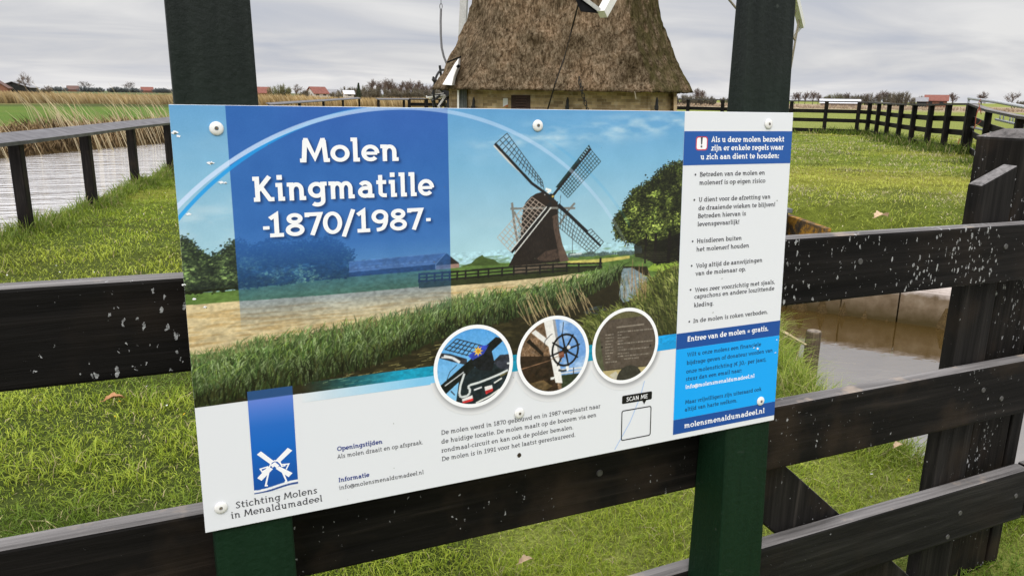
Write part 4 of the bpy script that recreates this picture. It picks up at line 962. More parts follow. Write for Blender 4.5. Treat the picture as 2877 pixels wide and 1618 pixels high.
# ================================================================== front fence
fx = empty('front_fence', (2.1, .2, 0), 'near black timber fence of flaked boards carrying the information panel', 'fence')
def board(parent, name, x0, x1, y0, y1, za, zb, ht, mat, bevel=.006, lab=None):
    """board along x whose top edge runs from za to zb"""
    mb = MB(); n = 6; X = np.linspace(x0, x1, n)
    for i in range(n - 1):
        pass
    mb.hexa([(x0, y0, za - ht), (x1, y0, zb - ht), (x1, y1, zb - ht), (x0, y1, za - ht), (x0, y0, za), (x1, y0, zb), (x1, y1, zb), (x0, y1, za)])
    o = mb.build(name, mat, parent, bevel=bevel, seg=2)
    if lab: o['label'] = lab
    return o
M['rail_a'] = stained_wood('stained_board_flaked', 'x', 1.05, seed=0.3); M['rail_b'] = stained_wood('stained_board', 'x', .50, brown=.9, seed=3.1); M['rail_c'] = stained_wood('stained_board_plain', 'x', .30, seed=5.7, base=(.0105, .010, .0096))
M['post_w'] = stained_wood('stained_post', 'z', .9, brown=.9, seed=1.9, base=(.010, .0085, .0072), top=(.11, .10, .095)); M['plank_w'] = stained_wood('stained_plank', 'z', .35, brown=.7, seed=4.2, base=(.0105, .0094, .0088))
Y0, Y1 = .100, .146
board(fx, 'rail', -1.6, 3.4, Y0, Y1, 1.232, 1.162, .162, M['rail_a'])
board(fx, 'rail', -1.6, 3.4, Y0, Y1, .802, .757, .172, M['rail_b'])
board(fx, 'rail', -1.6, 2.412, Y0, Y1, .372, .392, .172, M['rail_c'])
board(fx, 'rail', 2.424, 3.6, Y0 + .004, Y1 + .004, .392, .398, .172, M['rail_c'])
mb = MB(); mb.hexa([(2.020, .149, -.3), (2.172, .149, -.3), (2.172, .190, -.3), (2.020, .190, -.3), (2.032, .149, 1.283), (2.172, .149, 1.334), (2.172, .190, 1.336), (2.032, .190, 1.285)])
mb.build('post_plank', M['plank_w'], fx, bevel=.004)
mb = MB(); bx0, bx1, by0, by1 = 2.25, 2.435, .200, .338
loop_ = lambda z, k=0.0: [(bx0 + k, by0 + k, z), (bx1 - k, by0 + k, z), (bx1 - k, by1 - k, z), (bx0 + k, by1 - k, z)]
mb.hexa(loop_(-.3) + loop_(1.402)); mb.build('post', M['post_w'], fx, bevel=.006, seg=2)
mb = MB(); mb.hexa(loop_(1.4035) + loop_(1.428, .05)); mb.build('post_top', M['post_w'], fx)
mb = MB(); mb.box(2.446, 2.502, .200, .240, -.3, .98); mb.build('post_plank', M['plank_w'], fx, bevel=.004)
mb = MB(); mb.box(2.188, 2.240, .200, .240, -.3, .98); mb.build('post_plank', M['plank_w'], fx, bevel=.004)
# diagonal brace behind the rails
mb = MB(); mb.beam((1.20, .172, .67), (2.05, .172, -.06), .155, .042, up=(0, 1, 0)); mb.build('brace', M['plank_w'], fx, bevel=.004)
# bolt heads on the boards
M['bolt'] = simple('weathered_bolt', (.06, .058, .055), .5, .3, 60, .5)
for x, z in ((.83, .70), (1.55, 1.12), (2.10, 1.12), (2.11, .70), (2.20, .66), (2.10, .31), (2.06, .24), (2.36, .31), (-.42, .73), (-.42, 1.15)):
    mb = MB(); mb.tube([(x, Y0 + .001, z), (x, Y0 - .0022, z)], [.0085, .007], 12); mb.build('bolt', M['bolt'], fx)

# ================================================================== canal handrail
M['hand_top'] = simple('grey_handrail', (.155, .15, .155), .8, .28, 7, .15); M['hand_post'] = stained_wood('dark_handrail_post', 'z', .0, base=(.011, .009, .0085), brown=.7, seed=6.1)
def handrail(label, pts, caph, w=.25, name='canal_handrail', joints=(), ps=.115, group=None):
    """posts at pts, one plank on top; caph: heights of the plank underside"""
    P = [np.array((p[0], p[1], terrain(p[0], p[1]))) for p in pts]
    o = empty(name, P[0], label, 'fence', group)
    segs = []; cur = [0]
    for i in range(1, len(P)):
        cur.append(i)
        if i in joints: segs.append(cur); cur = [i]
    segs.append(cur)
    for s_ in segs:
        if len(s_) < 2: continue
        for i, j in zip(s_[:-1], s_[1:]):
            pass
        a, b = s_[0], s_[-1]
        mb = MB()
        d = np.array((P[b] - P[a])[:2]); d /= np.hypot(*d); gap = .006
        for i, j in zip(s_[:-1], s_[1:]):
            A = np.array((*P[i][:2], caph[i] + .02)); B = np.array((*P[j][:2], caph[j] + .02))
            dd = (B - A); dd /= np.linalg.norm(dd)
            A2 = A - dd * .12 if i == 0 else A + dd * gap * (i == a); B2 = B + dd * .12 if j == len(P) - 1 else B - dd * gap * (j == b)
            mb.beam(A2, B2, w, .04, up=(.30, -.10, 1))
        mb.build('handrail_plank', M['hand_top'], o)
    for p, h in zip(P, caph):
        mb = MB(); d = P[-1] - P[0]; d /= np.linalg.norm(d); mb.beam((p[0], p[1], p[2] - .5), (p[0], p[1], h - .001), ps, ps, up=(d[0], d[1], 0)); mb.build('post', M['hand_post'], o, bevel=.006)
    return o
cp = [C0 + CD * s_ for s_ in (-6.1, -4.05, -2.0)] + [(-1.29, 8.28), (-.79, 10.35), (-.30, 12.61), (.27, 14.45)] + [np.array((.27, 14.45)) + CD * s_ for s_ in (2.2, 4.4, 6.6)]
handrail('low plank topped handrail along the near grass bank of the canal', cp, [1.02, 1.015, 1.01, .985, .97, .955, .95, .95, .95, .95], joints=(3,))
h1, h2 = on_z(757, 294, 1.0)[:2], on_z(1009, 277, 1.22)[:2]
handrail('distant handrail rising to the right behind the top edge of the panel', [h1 + (h2 - h1) * k / 4 for k in range(5)], [1.0, 1.055, 1.11, 1.165, 1.22], group=None)
h1, h2 = on_z(1063, 278, 1.27)[:2], on_z(1195, 278, 1.27)[:2]
handrail('short level handrail just left of the mill winch', [h1 + (h2 - h1) * k / 2 for k in range(3)], [1.23, 1.23, 1.23])

# ================================================================== yard fence round the mill
M['yard'] = stained_wood('black_yard_fence', 'z', .0, base=(.0075, .0068, .0065), brown=.6, top=(.06, .058, .055), seed=8.0); M['yard_rail'] = stained_wood('black_yard_rail', 'x', .0, base=(.0085, .0078, .0072), brown=.6, top=(.07, .066, .063), seed=9.0); M['cap_grey'] = stained_wood('grey_cap_rail', 'x', .0, base=(.065, .06, .057), top=(.19, .18, .175), brown=0, seed=7.0)
def yard_fence(label, posts, rails, capw=.16, name='yard_fence', ps=.12, thick=(), capmat=None):
    """posts: (x, y, zbase, zcap)"""
    P = [np.array(p, float) for p in posts]
    o = empty(name, (P[0][0], P[0][1], P[0][2]), label, 'fence')
    for i, p in enumerate(P):
        s_ = .21 if i in thick else ps
        a = P[min(i + 1, len(P) - 1)] - P[max(i - 1, 0)]
        mb = MB(); mb.beam((p[0], p[1], p[2] - .4), (p[0], p[1], p[3] - .03), s_, s_, up=(a[0], a[1], 0)); mb.build('post', M['yard'], o)
    mb = MB()
    for a, b in zip(P[:-1], P[1:]): mb.beam((a[0], a[1], a[3] - .012), (b[0], b[1], b[3] - .012), capw, .045)
    mb.build('cap_rail', capmat or M['cap_grey'], o)
    for f in rails:
        mb = MB()
        for a, b in zip(P[:-1], P[1:]):
            n = np.array((b[1] - a[1], a[0] - b[0])); n /= np.hypot(*n); n *= np.sign(n @ (MILL - a[:2])) * -(ps / 2 + .018)
            za = a[2] + (a[3] - a[2]) * f; zb = b[2] + (b[3] - b[2]) * f
            mb.beam((a[0] + n[0], a[1] + n[1], za), (b[0] + n[0], b[1] + n[1], zb), .030, .135)
        mb.build('rail', M['yard_rail'], o)
    return o
def g3(px, py): return on_z(px, py, .3)
def at_col(px, d, y=300):      # ground point on the photo column px at optical depth d
    r = ray(px, y); p = CAM + r * d; return p[:2]
base = []
for px, d, cap in ((1880, 31.2, 1.50), (1933, 31, 1.50), (2030, 30.4, 1.49), (2128, 29.8, 1.49), (2224, 29.2, 1.49), (2322, 28.6, 1.49), (2414, 28.0, 1.49)):
    p = at_col(px, d); base.append((p[0], p[1], .28, cap))
for px, py, cap_y in ((2434, 381, 286), (2459, 387, 287), (2487, 393, 289), (2520, 401, 290), (2556, 409, 290.5), (2601, 418, 291.5), (2648, 424, 289.5), (2710, 434, 289)):
    p = g3(px, py); d = (p - CAM) @ (R_CAM @ np.array((0, 0, -1.0))); top = CAM[2] + (horizon(px) - cap_y) / FPX * d; base.append((p[0], p[1], .27, top - .02))
p = at_col(2781, 15.6); base.append((p[0], p[1], .20, 1.37)); p = at_col(2872, 12.6); base.append((p[0], p[1], .14, 1.30)); p = at_col(3000, 10.6); base.append((p[0], p[1], .08, 1.26))
yard_fence('dark three rail fence curving round the lawn right of the mill', base, (.70, .43, .12), thick=(14,))
pl = [at_col(px, d) for px, d in ((1150, 33), (1199, 33), (1236, 33), (1300, 33))]
yard_fence('short stretch of dark fence behind the winch left of the mill', [(p[0], p[1], .2, 1.33) for p in pl], (.80, .45), capmat=M['yard_rail'])

# ================================================================== quay wall and things by the ditch
t = NT('quay_concrete'); c = t.coord(); po = t.n('ShaderNodeSeparateXYZ'); t.t.links.new(t.pos(), po.inputs[0])
nn = t.noise(c, 6, 6, .65); wet = t.math('ADD', po.outputs[2], t.math('MULTIPLY', t.noise(c, 14, 5), .10))
mr = t.n('ShaderNodeMapRange'); t.put(mr.inputs[0], wet); mr.inputs[1].default_value = -.27; mr.inputs[2].default_value = -.23
cw = t.ramp(nn, [(.3, (.10, .068, .038)), (.55, (.17, .125, .08)), (.75, (.24, .19, .135))]); cd = t.ramp(nn, [(.3, (.30, .25, .215)), (.6, (.46, .40, .36)), (.8, (.52, .47, .43))])
alg = t.n('ShaderNodeMapRange'); t.put(alg.inputs[0], wet); alg.inputs[1].default_value = -.52; alg.inputs[2].default_value = -.36
cw = t.mix(alg.outputs[0], (.055, .038, .012), cw); t.bump(nn, .3, .01)
M['quay'] = t.done(t.mix(mr.outputs[0], cw, cd), .8, .2)
qw = empty('quay_wall', (*W0, WATER), 'concrete sheet wall along the far side of the brown ditch', 'wall')
for k in range(-3, 26):
    a = W0 + WD * (k * .52 + .004); b = W0 + WD * ((k + 1) * .52 - .008)
    if k > 15: continue
    mb = MB(); nb = WN * .06; j = .006 * (k % 3)
    mb.hexa([(*(a - nb * (0 + j)), -1.4), (*(b - nb * (0 + j)), -1.4), (*(b + nb), -1.4), (*(a + nb), -1.4), (*(a - nb * j), -.27), (*(b - nb * j), -.27), (*(b + nb), -.27), (*(a + nb), -.27)])
    mb.build('wall_sheet', M['quay'], qw, bevel=.006)
    mb = MB(); s0 = WN * .062; s1 = WN * 1.25
    mb.hexa([(*(a + s0), -.50), (*(b + s0), -.50), (*(b + s1), -.28), (*(a + s1), -.28), (*(a + s0), -.265), (*(b + s0), -.265), (*(b + s1), .02), (*(a + s1), .02)])
    mb.build('sloping_slab', M['quay'], qw, bevel=.008)
# sluice beam with orange lichen and its dark lid
t = NT('lichen_steel'); c = t.coord(); nn = t.noise(c, 9, 6, .7); M['lichen'] = t.done(t.ramp(nn, [(.35, (.035, .03, .026)), (.47, (.10, .065, .03)), (.56, (.34, .17, .02)), (.7, (.42, .24, .05))]), .75, .2)
M['lid'] = simple('grey_lid', (.11, .115, .12), .5, .25, 14, .4); M['dark_steel'] = simple('dark_steel', (.02, .018, .016), .6, .3, 10, .4)
bb0, bb1 = on_z(2190, 590, .33), on_z(2326, 640, .30)
sb = empty('sluice_beam', (*bb0[:2], 0), 'rusty steel beam patched with orange lichen at the lawn edge', 'beam')
dv = (bb1 - bb0)[:2]; dv /= np.hypot(*dv); nv = np.array((dv[1], -dv[0]));
if nv @ (CAM[:2] - bb0[:2]) < 0: nv = -nv
mb = MB(); A_, B_ = bb0[:2] - dv * 1.0, bb1[:2] - dv * .02
mb.hexa([(*(A_ + nv * .02), -.1), (*(B_ + nv * .02), .02), (*(B_ - nv * .05), .02), (*(A_ - nv * .05), -.1), (*(A_ + nv * .02), .33), (*(B_ + nv * .02), .29), (*(B_ - nv * .05), .29), (*(A_ - nv * .05), .33)])
mb.build('web_plate', M['lichen'], sb, bevel=.004)
mb = MB(); l0 = on_z(2228, 583, .42); L0 = l0[:2]
lid = [L0 + nv * .30, L0 + nv * .30 - dv * .75, L0 - dv * .75, L0]
mb.hexa([(*p, .36) for p in lid] + [(*p, .405) for p in lid]); mb.build('lid', M['lid'], sb, bevel=.004)
mb = MB(); lid2 = [L0 - dv * .03 + nv * .27, L0 - dv * .72 + nv * .27, L0 - dv * .72 + nv * .03, L0 - dv * .03 + nv * .03]; mb.hexa([(*p, -.1) for p in lid2] + [(*p, .358) for p in lid2]); mb.build('housing', M['dark_steel'], sb)
# stump and broken edge board on the near bank
M['stump'] = stained_wood('weathered_stake', 'z', 0, base=(.10, .075, .05), top=(.20, .165, .13), brown=.3, seed=3.3); M['edge'] = stained_wood('broken_board', 'x', 0, base=(.12, .085, .055), top=(.42, .31, .20), brown=.2, seed=4.4)
sg = on_z(2278, 1005, -.42); sk = empty('mooring_stake', sg, 'round weathered wooden stake at the grassy edge of the ditch', 'stake')
mb = MB(); dS = (sg - CAM) @ (R_CAM @ np.array((0, 0, -1.0))); rS = .0
ht = (1005 - 926) / FPX * dS; rS = 21.0 / FPX * dS
mb.tube([(sg[0], sg[1], sg[2] - .5), (sg[0], sg[1], sg[2] + .02), (sg[0] + .004, sg[1], sg[2] + ht - .01), (sg[0] + .004, sg[1], sg[2] + ht)], [rS * 1.03, rS, rS * .97, rS * .88], 18); mb.build('stake_shaft', M['stump'], sk, smooth=False)
ea, eb = on_z(2188, 936, -.25), on_z(2270, 968, -.28)
eo = empty('edge_board', ea, 'splintered pale edging board leaning on the stake', 'board'); mb = MB(); mb.beam(ea - (eb - ea) * .8 + np.array((0, 0, -.07)), ea + (eb - ea) * .72 + np.array((0, 0, -.07)), .035, .13); mb.build('plank', M['edge'], eo, bevel=.006)
mb = MB(); mb.beam(ea - (eb - ea) * .2 + np.array((.0, -.02, .03)), eb + np.array((-.05, -.03, .012)), .05, .02, w2=.02, h2=.008); mb.build('splinter', M['edge'], eo)
# ================================================================== windmill
D_M = 20.0
MZ = .30
LOOK = np.array((.4817, .876)); LOOK /= np.hypot(*LOOK); SIDE = np.array((LOOK[1], -LOOK[0]))     # away from the photographer / to the right
MC = MILL
mill = empty('windmill', (*MC, MZ), 'thatched polder windmill on a low yellow brick base', 'windmill')
def ml(s_, f_, z): return (MC[0] + SIDE[0] * s_ + LOOK[0] * f_, MC[1] + SIDE[1] * s_ + LOOK[1] * f_, z)
def oct_ring(hw, z, ch=.24, dx=0.0):
    """eight-sided plan: half width hw with corners cut by the share ch"""
    c = hw * ch * 2
    P = [(-hw + c, -hw), (hw - c, -hw), (hw, -hw + c), (hw, hw - c), (hw - c, hw), (-hw + c, hw), (-hw, hw - c), (-hw, -hw + c)]
    return [ml(a + dx, b, z) for a, b in P]
def loft(mb, rings, closed=True, mi=0):
    n = len(rings[0]); b = len(mb.v)
    for r in rings: mb.v += [tuple(map(float, p)) for p in r]
    for i in range(len(rings) - 1):
        for k in range(n):
            mb.f.append([b + i * n + k, b + i * n + (k + 1) % n, b + (i + 1) * n + (k + 1) % n, b + (i + 1) * n + k]); mb.mi.append(mi)
# brick base
t = NT('yellow_brick'); c = t.coord((1, 1, 1)); br = t.n('ShaderNodeTexBrick'); br.inputs['Scale'].default_value = 5.0
gm = t.n('ShaderNodeVectorMath', operation='DOT_PRODUCT'); t.t.links.new(t.pos(), gm.inputs[0]); gm.inputs[1].default_value = (SIDE[0] + LOOK[0] * .6, SIDE[1] + LOOK[1] * .6, 0); sz = t.n('ShaderNodeSeparateXYZ'); t.t.links.new(t.pos(), sz.inputs[0]); cb = t.n('ShaderNodeCombineXYZ'); t.put(cb.inputs[0], gm.outputs['Value']); t.put(cb.inputs[1], sz.outputs[2])
t.put(br.inputs['Vector'], cb.outputs[0]); br.inputs['Color1'].default_value = (.52, .38, .22, 1); br.inputs['Color2'].default_value = (.25, .175, .10, 1); br.inputs['Mortar'].default_value = (.38, .32, .25, 1); br.inputs['Mortar Size'].default_value = .012; br.inputs['Brick Width'].default_value = 1.05; br.inputs['Row Height'].default_value = .32
nn = t.noise(c, 3.5, 6, .65); col = t.mix(1.0, br.outputs[0], t.ramp(nn, [(.3, .6), (.55, 1.05), (.75, 1.45)]), 'MULTIPLY'); col = t.mix(t.ramp(t.noise(c, 7, 4), [(.56, 0), (.70, .42)]), col, (.50, .45, .38)); t.bump(nn, .4, .02)
M['brick'] = t.done(col, .85, .2)
HWB = 638 / 2 / FPX * D_M * .875
mb = MB(); loft(mb, [oct_ring(HWB, MZ - .3, .13), oct_ring(HWB, 1.72, .13)]); mb.build('brick_base', M['brick'], mill)
# thatch: concave body, clipped from many noise-displaced courses
t = NT('thatch'); c = t.coord(); cs = t.coord((1, 1, .30)); a1 = t.noise(cs, 13, 7, .70, .2); a2 = t.noise(c, 1.4, 6, .68); a3 = t.noise(cs, 30, 4, .65)
tb = t.ramp(t.math('MULTIPLY_ADD', a3, .45, t.math('MULTIPLY', a1, .55)), [(.34, (.022, .016, .009)), (.43, (.08, .056, .034)), (.50, (.165, .122, .08)), (.58, (.28, .22, .155)), (.68, (.40, .33, .245))])
col = t.mix(1.0, tb, t.ramp(a2, [(.32, (.38, .36, .28)), (.48, (.92, .90, .84)), (.66, (1.45, 1.32, 1.2))]), 'MULTIPLY')
nrm = t.n('ShaderNodeVectorMath', operation='DOT_PRODUCT'); ge = t.n('ShaderNodeNewGeometry'); t.t.links.new(ge.outputs['Normal'], nrm.inputs[0]); nrm.inputs[1].default_value = (SIDE[0], SIDE[1], 0)
moss = t.math('MULTIPLY', t.ramp(nrm.outputs['Value'], [(.35, 0.0), (.6, 1.0)]), t.ramp(t.noise(c, 5, 5), [(.3, .35), (.6, .85)]))
col = t.mix(moss, col, t.mix(1.0, t.ramp(a1, [(.35, .5), (.6, 1.3)]), (.075, .066, .022), 'MULTIPLY'))
t.bump(t.math('ADD', a1, t.math('MULTIPLY', a3, .8)), 1.0, .09)
M['thatch'] = t.done(col, .95, .05)
prof_px = [(0, 261.5), (21, 284 - 18), (52, 279.5), (130, 303), (201, 331), (235, 350), (257, 363)]
zof = lambda py: CAM[2] + (273 - py) / FPX * (D_M - 2.9)
prof = [(zof(py), hw / FPX * D_M * .885) for py, hw in ((0, 258), (26, 264), (52, 271), (95, 287), (130, 301), (170, 318), (201, 333), (232, 349), (257, 363))][::-1]
prof = [(prof[0][0], prof[0][1])] + prof[1:]
ztop, wtop = prof[-1]
prof += [(ztop + .8, wtop * .90), (ztop + 1.8, wtop * .79), (ztop + 3.0, wtop * .69), (ztop + 4.2, wtop * .62)]
rings = []
def dense_ring(hw, z, ch, n=26):
    P = np.array(oct_ring(hw, 0, ch)); o = []
    for i in range(8):
        a, b = P[i], P[(i + 1) % 8]
        for k in range(n):
            p = a + (b - a) * k / n; o.append((p[0], p[1], z))
    return np.array(o)
zs = np.linspace(prof[0][0], prof[-1][0], 90); pz_ = [p[0] for p in prof]; pw_ = [p[1] for p in prof]
RG = [np.array(dense_ring(np.interp(prof[0][0], pz_, pw_) - .55, prof[0][0] + .10, .17))]
for i, z in enumerate(zs):
    q = dense_ring(np.interp(z, pz_, pw_), z, .17 + .03 * i / 90)
    d = q[:, :2] - MC; L = np.hypot(d[:, 0], d[:, 1])[:, None]; ang = np.arctan2(d[:, 1], d[:, 0])
    nz_ = (N1(ang * 26 + 40, np.full_like(ang, z * 5 + 9)) - .5) * .07 + (N2(ang * 70, np.full_like(ang, z * 11)) - .5) * .05
    q[:, :2] += d / L * nz_[:, None]
    if i == 0: q[:, 2] += (N3(ang * 60, ang * 0) - .5) * .035
    RG.append(q)
mb = MB(); loft(mb, RG); mb.build('thatched_body', M['thatch'], mill, smooth=True)
# cap (above the picture)
ZC = prof[-1][0]; WC = prof[-1][1]
mb = MB(); cr_ = []
for k in range(9):
    f = k / 8; r = WC * 1.12 * math.cos(f * PI / 2 * .92) + .15; cr_.append([ml(r * math.cos(2 * PI * i / 24) * .9, r * math.sin(2 * PI * i / 24) * 1.0, ZC - .1 + 2.3 * math.sin(f * PI / 2)) for i in range(24)])
loft(mb, cr_); mb.build('cap', M['thatch'], mill, smooth=True)
M['white_paint'] = simple('white_painted_timber', (.74, .73, .70), .5, .08, 30, .4); M['grey_paint'] = simple('grey_painted_timber', (.42, .42, .40), .55, .15, 20, .3); M['black_tar'] = simple('black_tar', (.004, .004, .0045), .7, .3, 12, .08); M['lath'] = simple('sail_lath', (.27, .235, .17), .7, .2, 20, .2); M['rope'] = simple('rope', (.03, .026, .022), .8, .2, 60, .1); M['iron'] = simple('iron', (.010, .010, .011), .5, .3, 20, .4); M['cable'] = simple('steel_cable', (.13, .13, .135), .45, .2, 40, .5)
# sails: hub and wheel plane found from the two tips seen in the photo
def proj(P):
    d = R_CAM.T @ (np.array(P, float) - CAM); return np.array((PW / 2 + FPX * d[0] / -d[2], PH / 2 - FPX * d[1] / -d[2]))
best = None; Ls = 7.4
def hubdir(hx, hz, th):
    H = np.array(ml(hx, -1.0, hz)); a = np.array((*(SIDE * math.cos(th) + LOOK * math.sin(th)), 0.0)); return H, a
def tips(hx, hz, th, ph):
    H, a = hubdir(hx, hz, th); z = np.array((0, 0, 1.0)); return H, a, H + Ls * (-math.cos(ph) * a - math.sin(ph) * z), H + Ls * (math.sin(ph) * a - math.cos(ph) * z)
tgt = np.array((1692, 42, 2252, 76)); rg = np.random.default_rng(3)
cur = np.array((2.6, 9.3, 1.05, .8)); sig = np.array((.8, .8, .3, .1))
def cost(v):
    _, _, a, b = tips(*v); return float(((np.r_[proj(a), proj(b)] - tgt) ** 2).sum()) + 40 * (v[0] - 2.6) ** 2 + 4000 * (v[3] - .8) ** 2
cb_ = cost(cur)
for it in range(6000):
    v = cur + rg.normal(size=4) * sig * (.998 ** (it / 4)); c_ = cost(v)
    if c_ < cb_: cur, cb_ = v, c_
HUB, SA, TL_, TR_ = tips(*cur)
AX = np.cross(SA, (0, 0, 1.0)); AX /= np.linalg.norm(AX)
if AX @ np.array((*SIDE, 0)) < 0: AX = -AX
print('sail fit', cur, cb_, proj(TL_), proj(TR_), TL_, TR_)
mb = MB(); mb.beam(np.array(ml(0, 0, HUB[2] - .1)), HUB + AX * .1, .45, .45); mb.build('windshaft', M['black_tar'], mill)
def sail(tip, spin, cut):
    dd = (tip - HUB) / np.linalg.norm(tip - HUB)
    #, spin, proj(HUB + dd * (np.linalg.norm(tip - HUB) - cut - .1) + np.cross(AX, dd) * spin * 1.5), proj(HUB + dd * 4 + np.cross(AX, dd) * spin * 1.5))
    d = tip - HUB; L = np.linalg.norm(d); d /= L; s_ = np.cross(AX, d) * spin
    mb = MB(); mb.beam(HUB, HUB + d * (L - 1.3), .26, .26, up=AX, w2=.18, h2=.18); st = mb.build('sail_stock', M['black_tar'], mill)
    mb = MB(); mb.beam(HUB + d * (L - 1.3), tip, .18, .18, up=AX, w2=.16, h2=.16); mb.build('stock_end', M['white_paint'], st)
    mb = MB(); tw = AX * .28; Lx = L - cut
    for j in (.55, 1.05, 1.5): mb.beam(HUB + d * 1.6 + s_ * j + tw * j, HUB + d * (Lx - .12) + s_ * j + tw * j * .3, .035, .035, up=AX)
    for k in range(14):
        q = 1.6 + (Lx - 1.75) * k / 13; kk = 1 - .7 * k / 13; mb.beam(HUB + d * q, HUB + d * q + s_ * 1.5 + tw * 1.5 * kk, .045, .035, up=AX)
    if tip is TR_:      # this sail is seen along its twist: hem well away from the stock
        mb = MB(); dpt = (TR_ - CAM) @ (R_CAM @ np.array((0, 0, -1.0))); h1, h2 = at_depth(1700, -420, dpt - 1.2), at_depth(2219, 206, dpt + .1)
        for j in (.42, .72, 1.0): mb.beam(HUB + d * 2.0 + (h1 - HUB - d * 2.0) * j, HUB + d * (L - .35) + (h2 - HUB - d * (L - .35)) * j, .05, .04, up=AX)
        for k in range(15):
            f = k / 14; a = HUB + d * (2.0 + (L - 2.35) * f); b = h1 + (h2 - h1) * f; mb.beam(a, b + (b - a) * .04, .05, .04, up=AX)
    mb.build('sail_lattice', M['lath'], mill)
    mb = MB(); mb.beam(HUB + d * 1.4 - s_ * .28, HUB + d * (L - 1.6) - s_ * .28, .38, .03, up=AX); mb.build('wind_board', M['black_tar'], mill)
for tip, sp_, cut in ((TL_, 1, 1.9), (TR_, -1, .5), (2 * HUB - TL_, 1, .3), (2 * HUB - TR_, 1, .3)): sail(tip, sp_, cut)
# black tip board with grey edge hanging beside the lower white stock end
dT = (TL_ - CAM) @ (R_CAM @ np.array((0, 0, -1.0)))
tb_ = [at_depth(x, y, dT + k) for x, y, k in ((1604, -30, -.10), (1632, 33, -.10), (1684, 38, .02), (1684, 30, .02), (1636, -4, .0), (1625, -30, .0))]
mb = MB(); n = len(tb_); bk = [p + np.array((*LOOK, 0)) * .05 for p in tb_]; mb.add(list(tb_) + bk, [tuple(range(n)), tuple(range(2 * n - 1, n - 1, -1))] + [(i, (i + 1) % n, n + (i + 1) % n, n + i) for i in range(n)]); mb.build('tip_board', M['black_tar'], mill)
mb = MB(); mb.beam(at_depth(1616, -22, dT - .05), at_depth(1684, 29, dT - .03), .05, .07); mb.build('tip_edge', M['grey_paint'], mill)
# bracket at the right tip
dR = (TR_ - CAM) @ (R_CAM @ np.array((0, 0, -1.0))); mb = MB(); mb.beam(at_depth(2254, 72, dR), at_depth(2226, 104, dR), .10, .06); mb.beam(at_depth(2226, 104, dR), at_depth(2200, 150, dR), .05, .05); mb.build('tip_bracket', M['grey_paint'], mill)
# ropes, chain, lightning cable with eye
TH = lambda px, py, d: at_depth(px, py, d)
mb = MB(); mb.tube([TH(1624, 16, dT), TH(1606, 85, 16.3), TH(1585, 165, 16.4), TH(1560, 235, 16.2), TH(1541, 300, 16.6), TH(1534, 325, 16.8)], .016, 6); mb.build('sail_rope', M['rope'], mill)
mb = MB(); pts = [TH(1627, 222, 16.2), TH(1636, 262, 16.2), TH(1650, 308, 16.5), TH(1652, 330, 16.6)]; 
for i in range(14):
    f = i / 13 * 3; k = min(int(f), 2); p = pts[k] + (pts[k + 1] - pts[k]) * (f - k); q = [p + np.array((*SIDE, 0)) * .028 * math.cos(a) * (1 if i % 2 else .4) + np.array((0, 0, 1)) * .055 * math.sin(a) for a in np.linspace(0, 2 * PI, 9)]; mb.tube(q, .009, 5, cap=False)
mb.build('chain', M['iron'], mill)
mb = MB(); mb.tube([TH(1239, y, 21) for y in (-60, -20, 10)], .012, 6); q = [TH(1239 + 3.5 * math.sin(a), 19 - 8 * math.cos(a), 21) for a in np.linspace(0, 2 * PI, 14)]; mb.tube(q, .012, 6, cap=False); mb.tube([TH(x, y, 21) for x, y in ((1239, 27), (1238, 60), (1238.5, 100), (1241, 135), (1247, 160), (1256, 182), (1264, 200))], .030, 8); mb.build('lightning_cable', M['cable'], mill)
# tail pole and winch
mb = MB(); mb.beam(TH(1311, -160, 22.5), TH(1299, 108, 22.6), .20, .20); mb.beam(TH(1299, 108, 22.6), TH(1290, 290, 22.6), .20, .20); mb.build('tail_pole', M['grey_paint'], mill)
mb = MB(); wcx = TH(1246, 262, 21.4); wd_ = np.array((*(SIDE * .28 + LOOK * .96), 0.0))
mb.tube([wcx + (wd_ * math.cos(a) + np.array((0, 0, 1.0)) * math.sin(a)) * .62 for a in np.linspace(0, 2 * PI, 34)], .032, 7, cap=False)
for k in range(4):
    a = PI * k / 4 + .3; v = wd_ * math.cos(a) + np.array((0, 0, 1.0)) * math.sin(a); mb.beam(wcx - v * .76, wcx + v * .76, .05, .05)
mb.tube([TH(1216, 217, 21.4), TH(1227, 228, 21.4), TH(1233, 240, 21.4)], .03, 6); mb.tube([TH(1233, 228, 21.3), TH(1222, 243, 21.3), TH(1215, 262, 21.3), TH(1215, 280, 21.3), TH(1219, 306, 21.3)], .028, 6)
mb.build('winch_wheel', M['iron'], mill)
mb = MB(); mb.beam(TH(1197, 273, 21.2), TH(1251, 264, 21.2), .05, .07); mb.beam(TH(1205, 277, 21.3), TH(1254, 272, 21.3), .05, .06); mb.beam(TH(1254, 268, 21.2), TH(1232, 302, 21.2), .06, .07); mb.build('winch_beam', M['white_paint'], mill)
mb = MB(); mb.beam(TH(1258, 262, 21), TH(1260, 330, 21), .07, .07); mb.beam(TH(1256, 272, 20.9), TH(1236, 300, 20.9), .03, .03); mb.beam(TH(1200, 270, 21.1), TH(1254, 264, 21.1), .02, .03); mb.beam(TH(1246, 245, 20.9), TH(1264, 268, 20.9), .14, .16); mb.build('winch_post', M['iron'], mill)
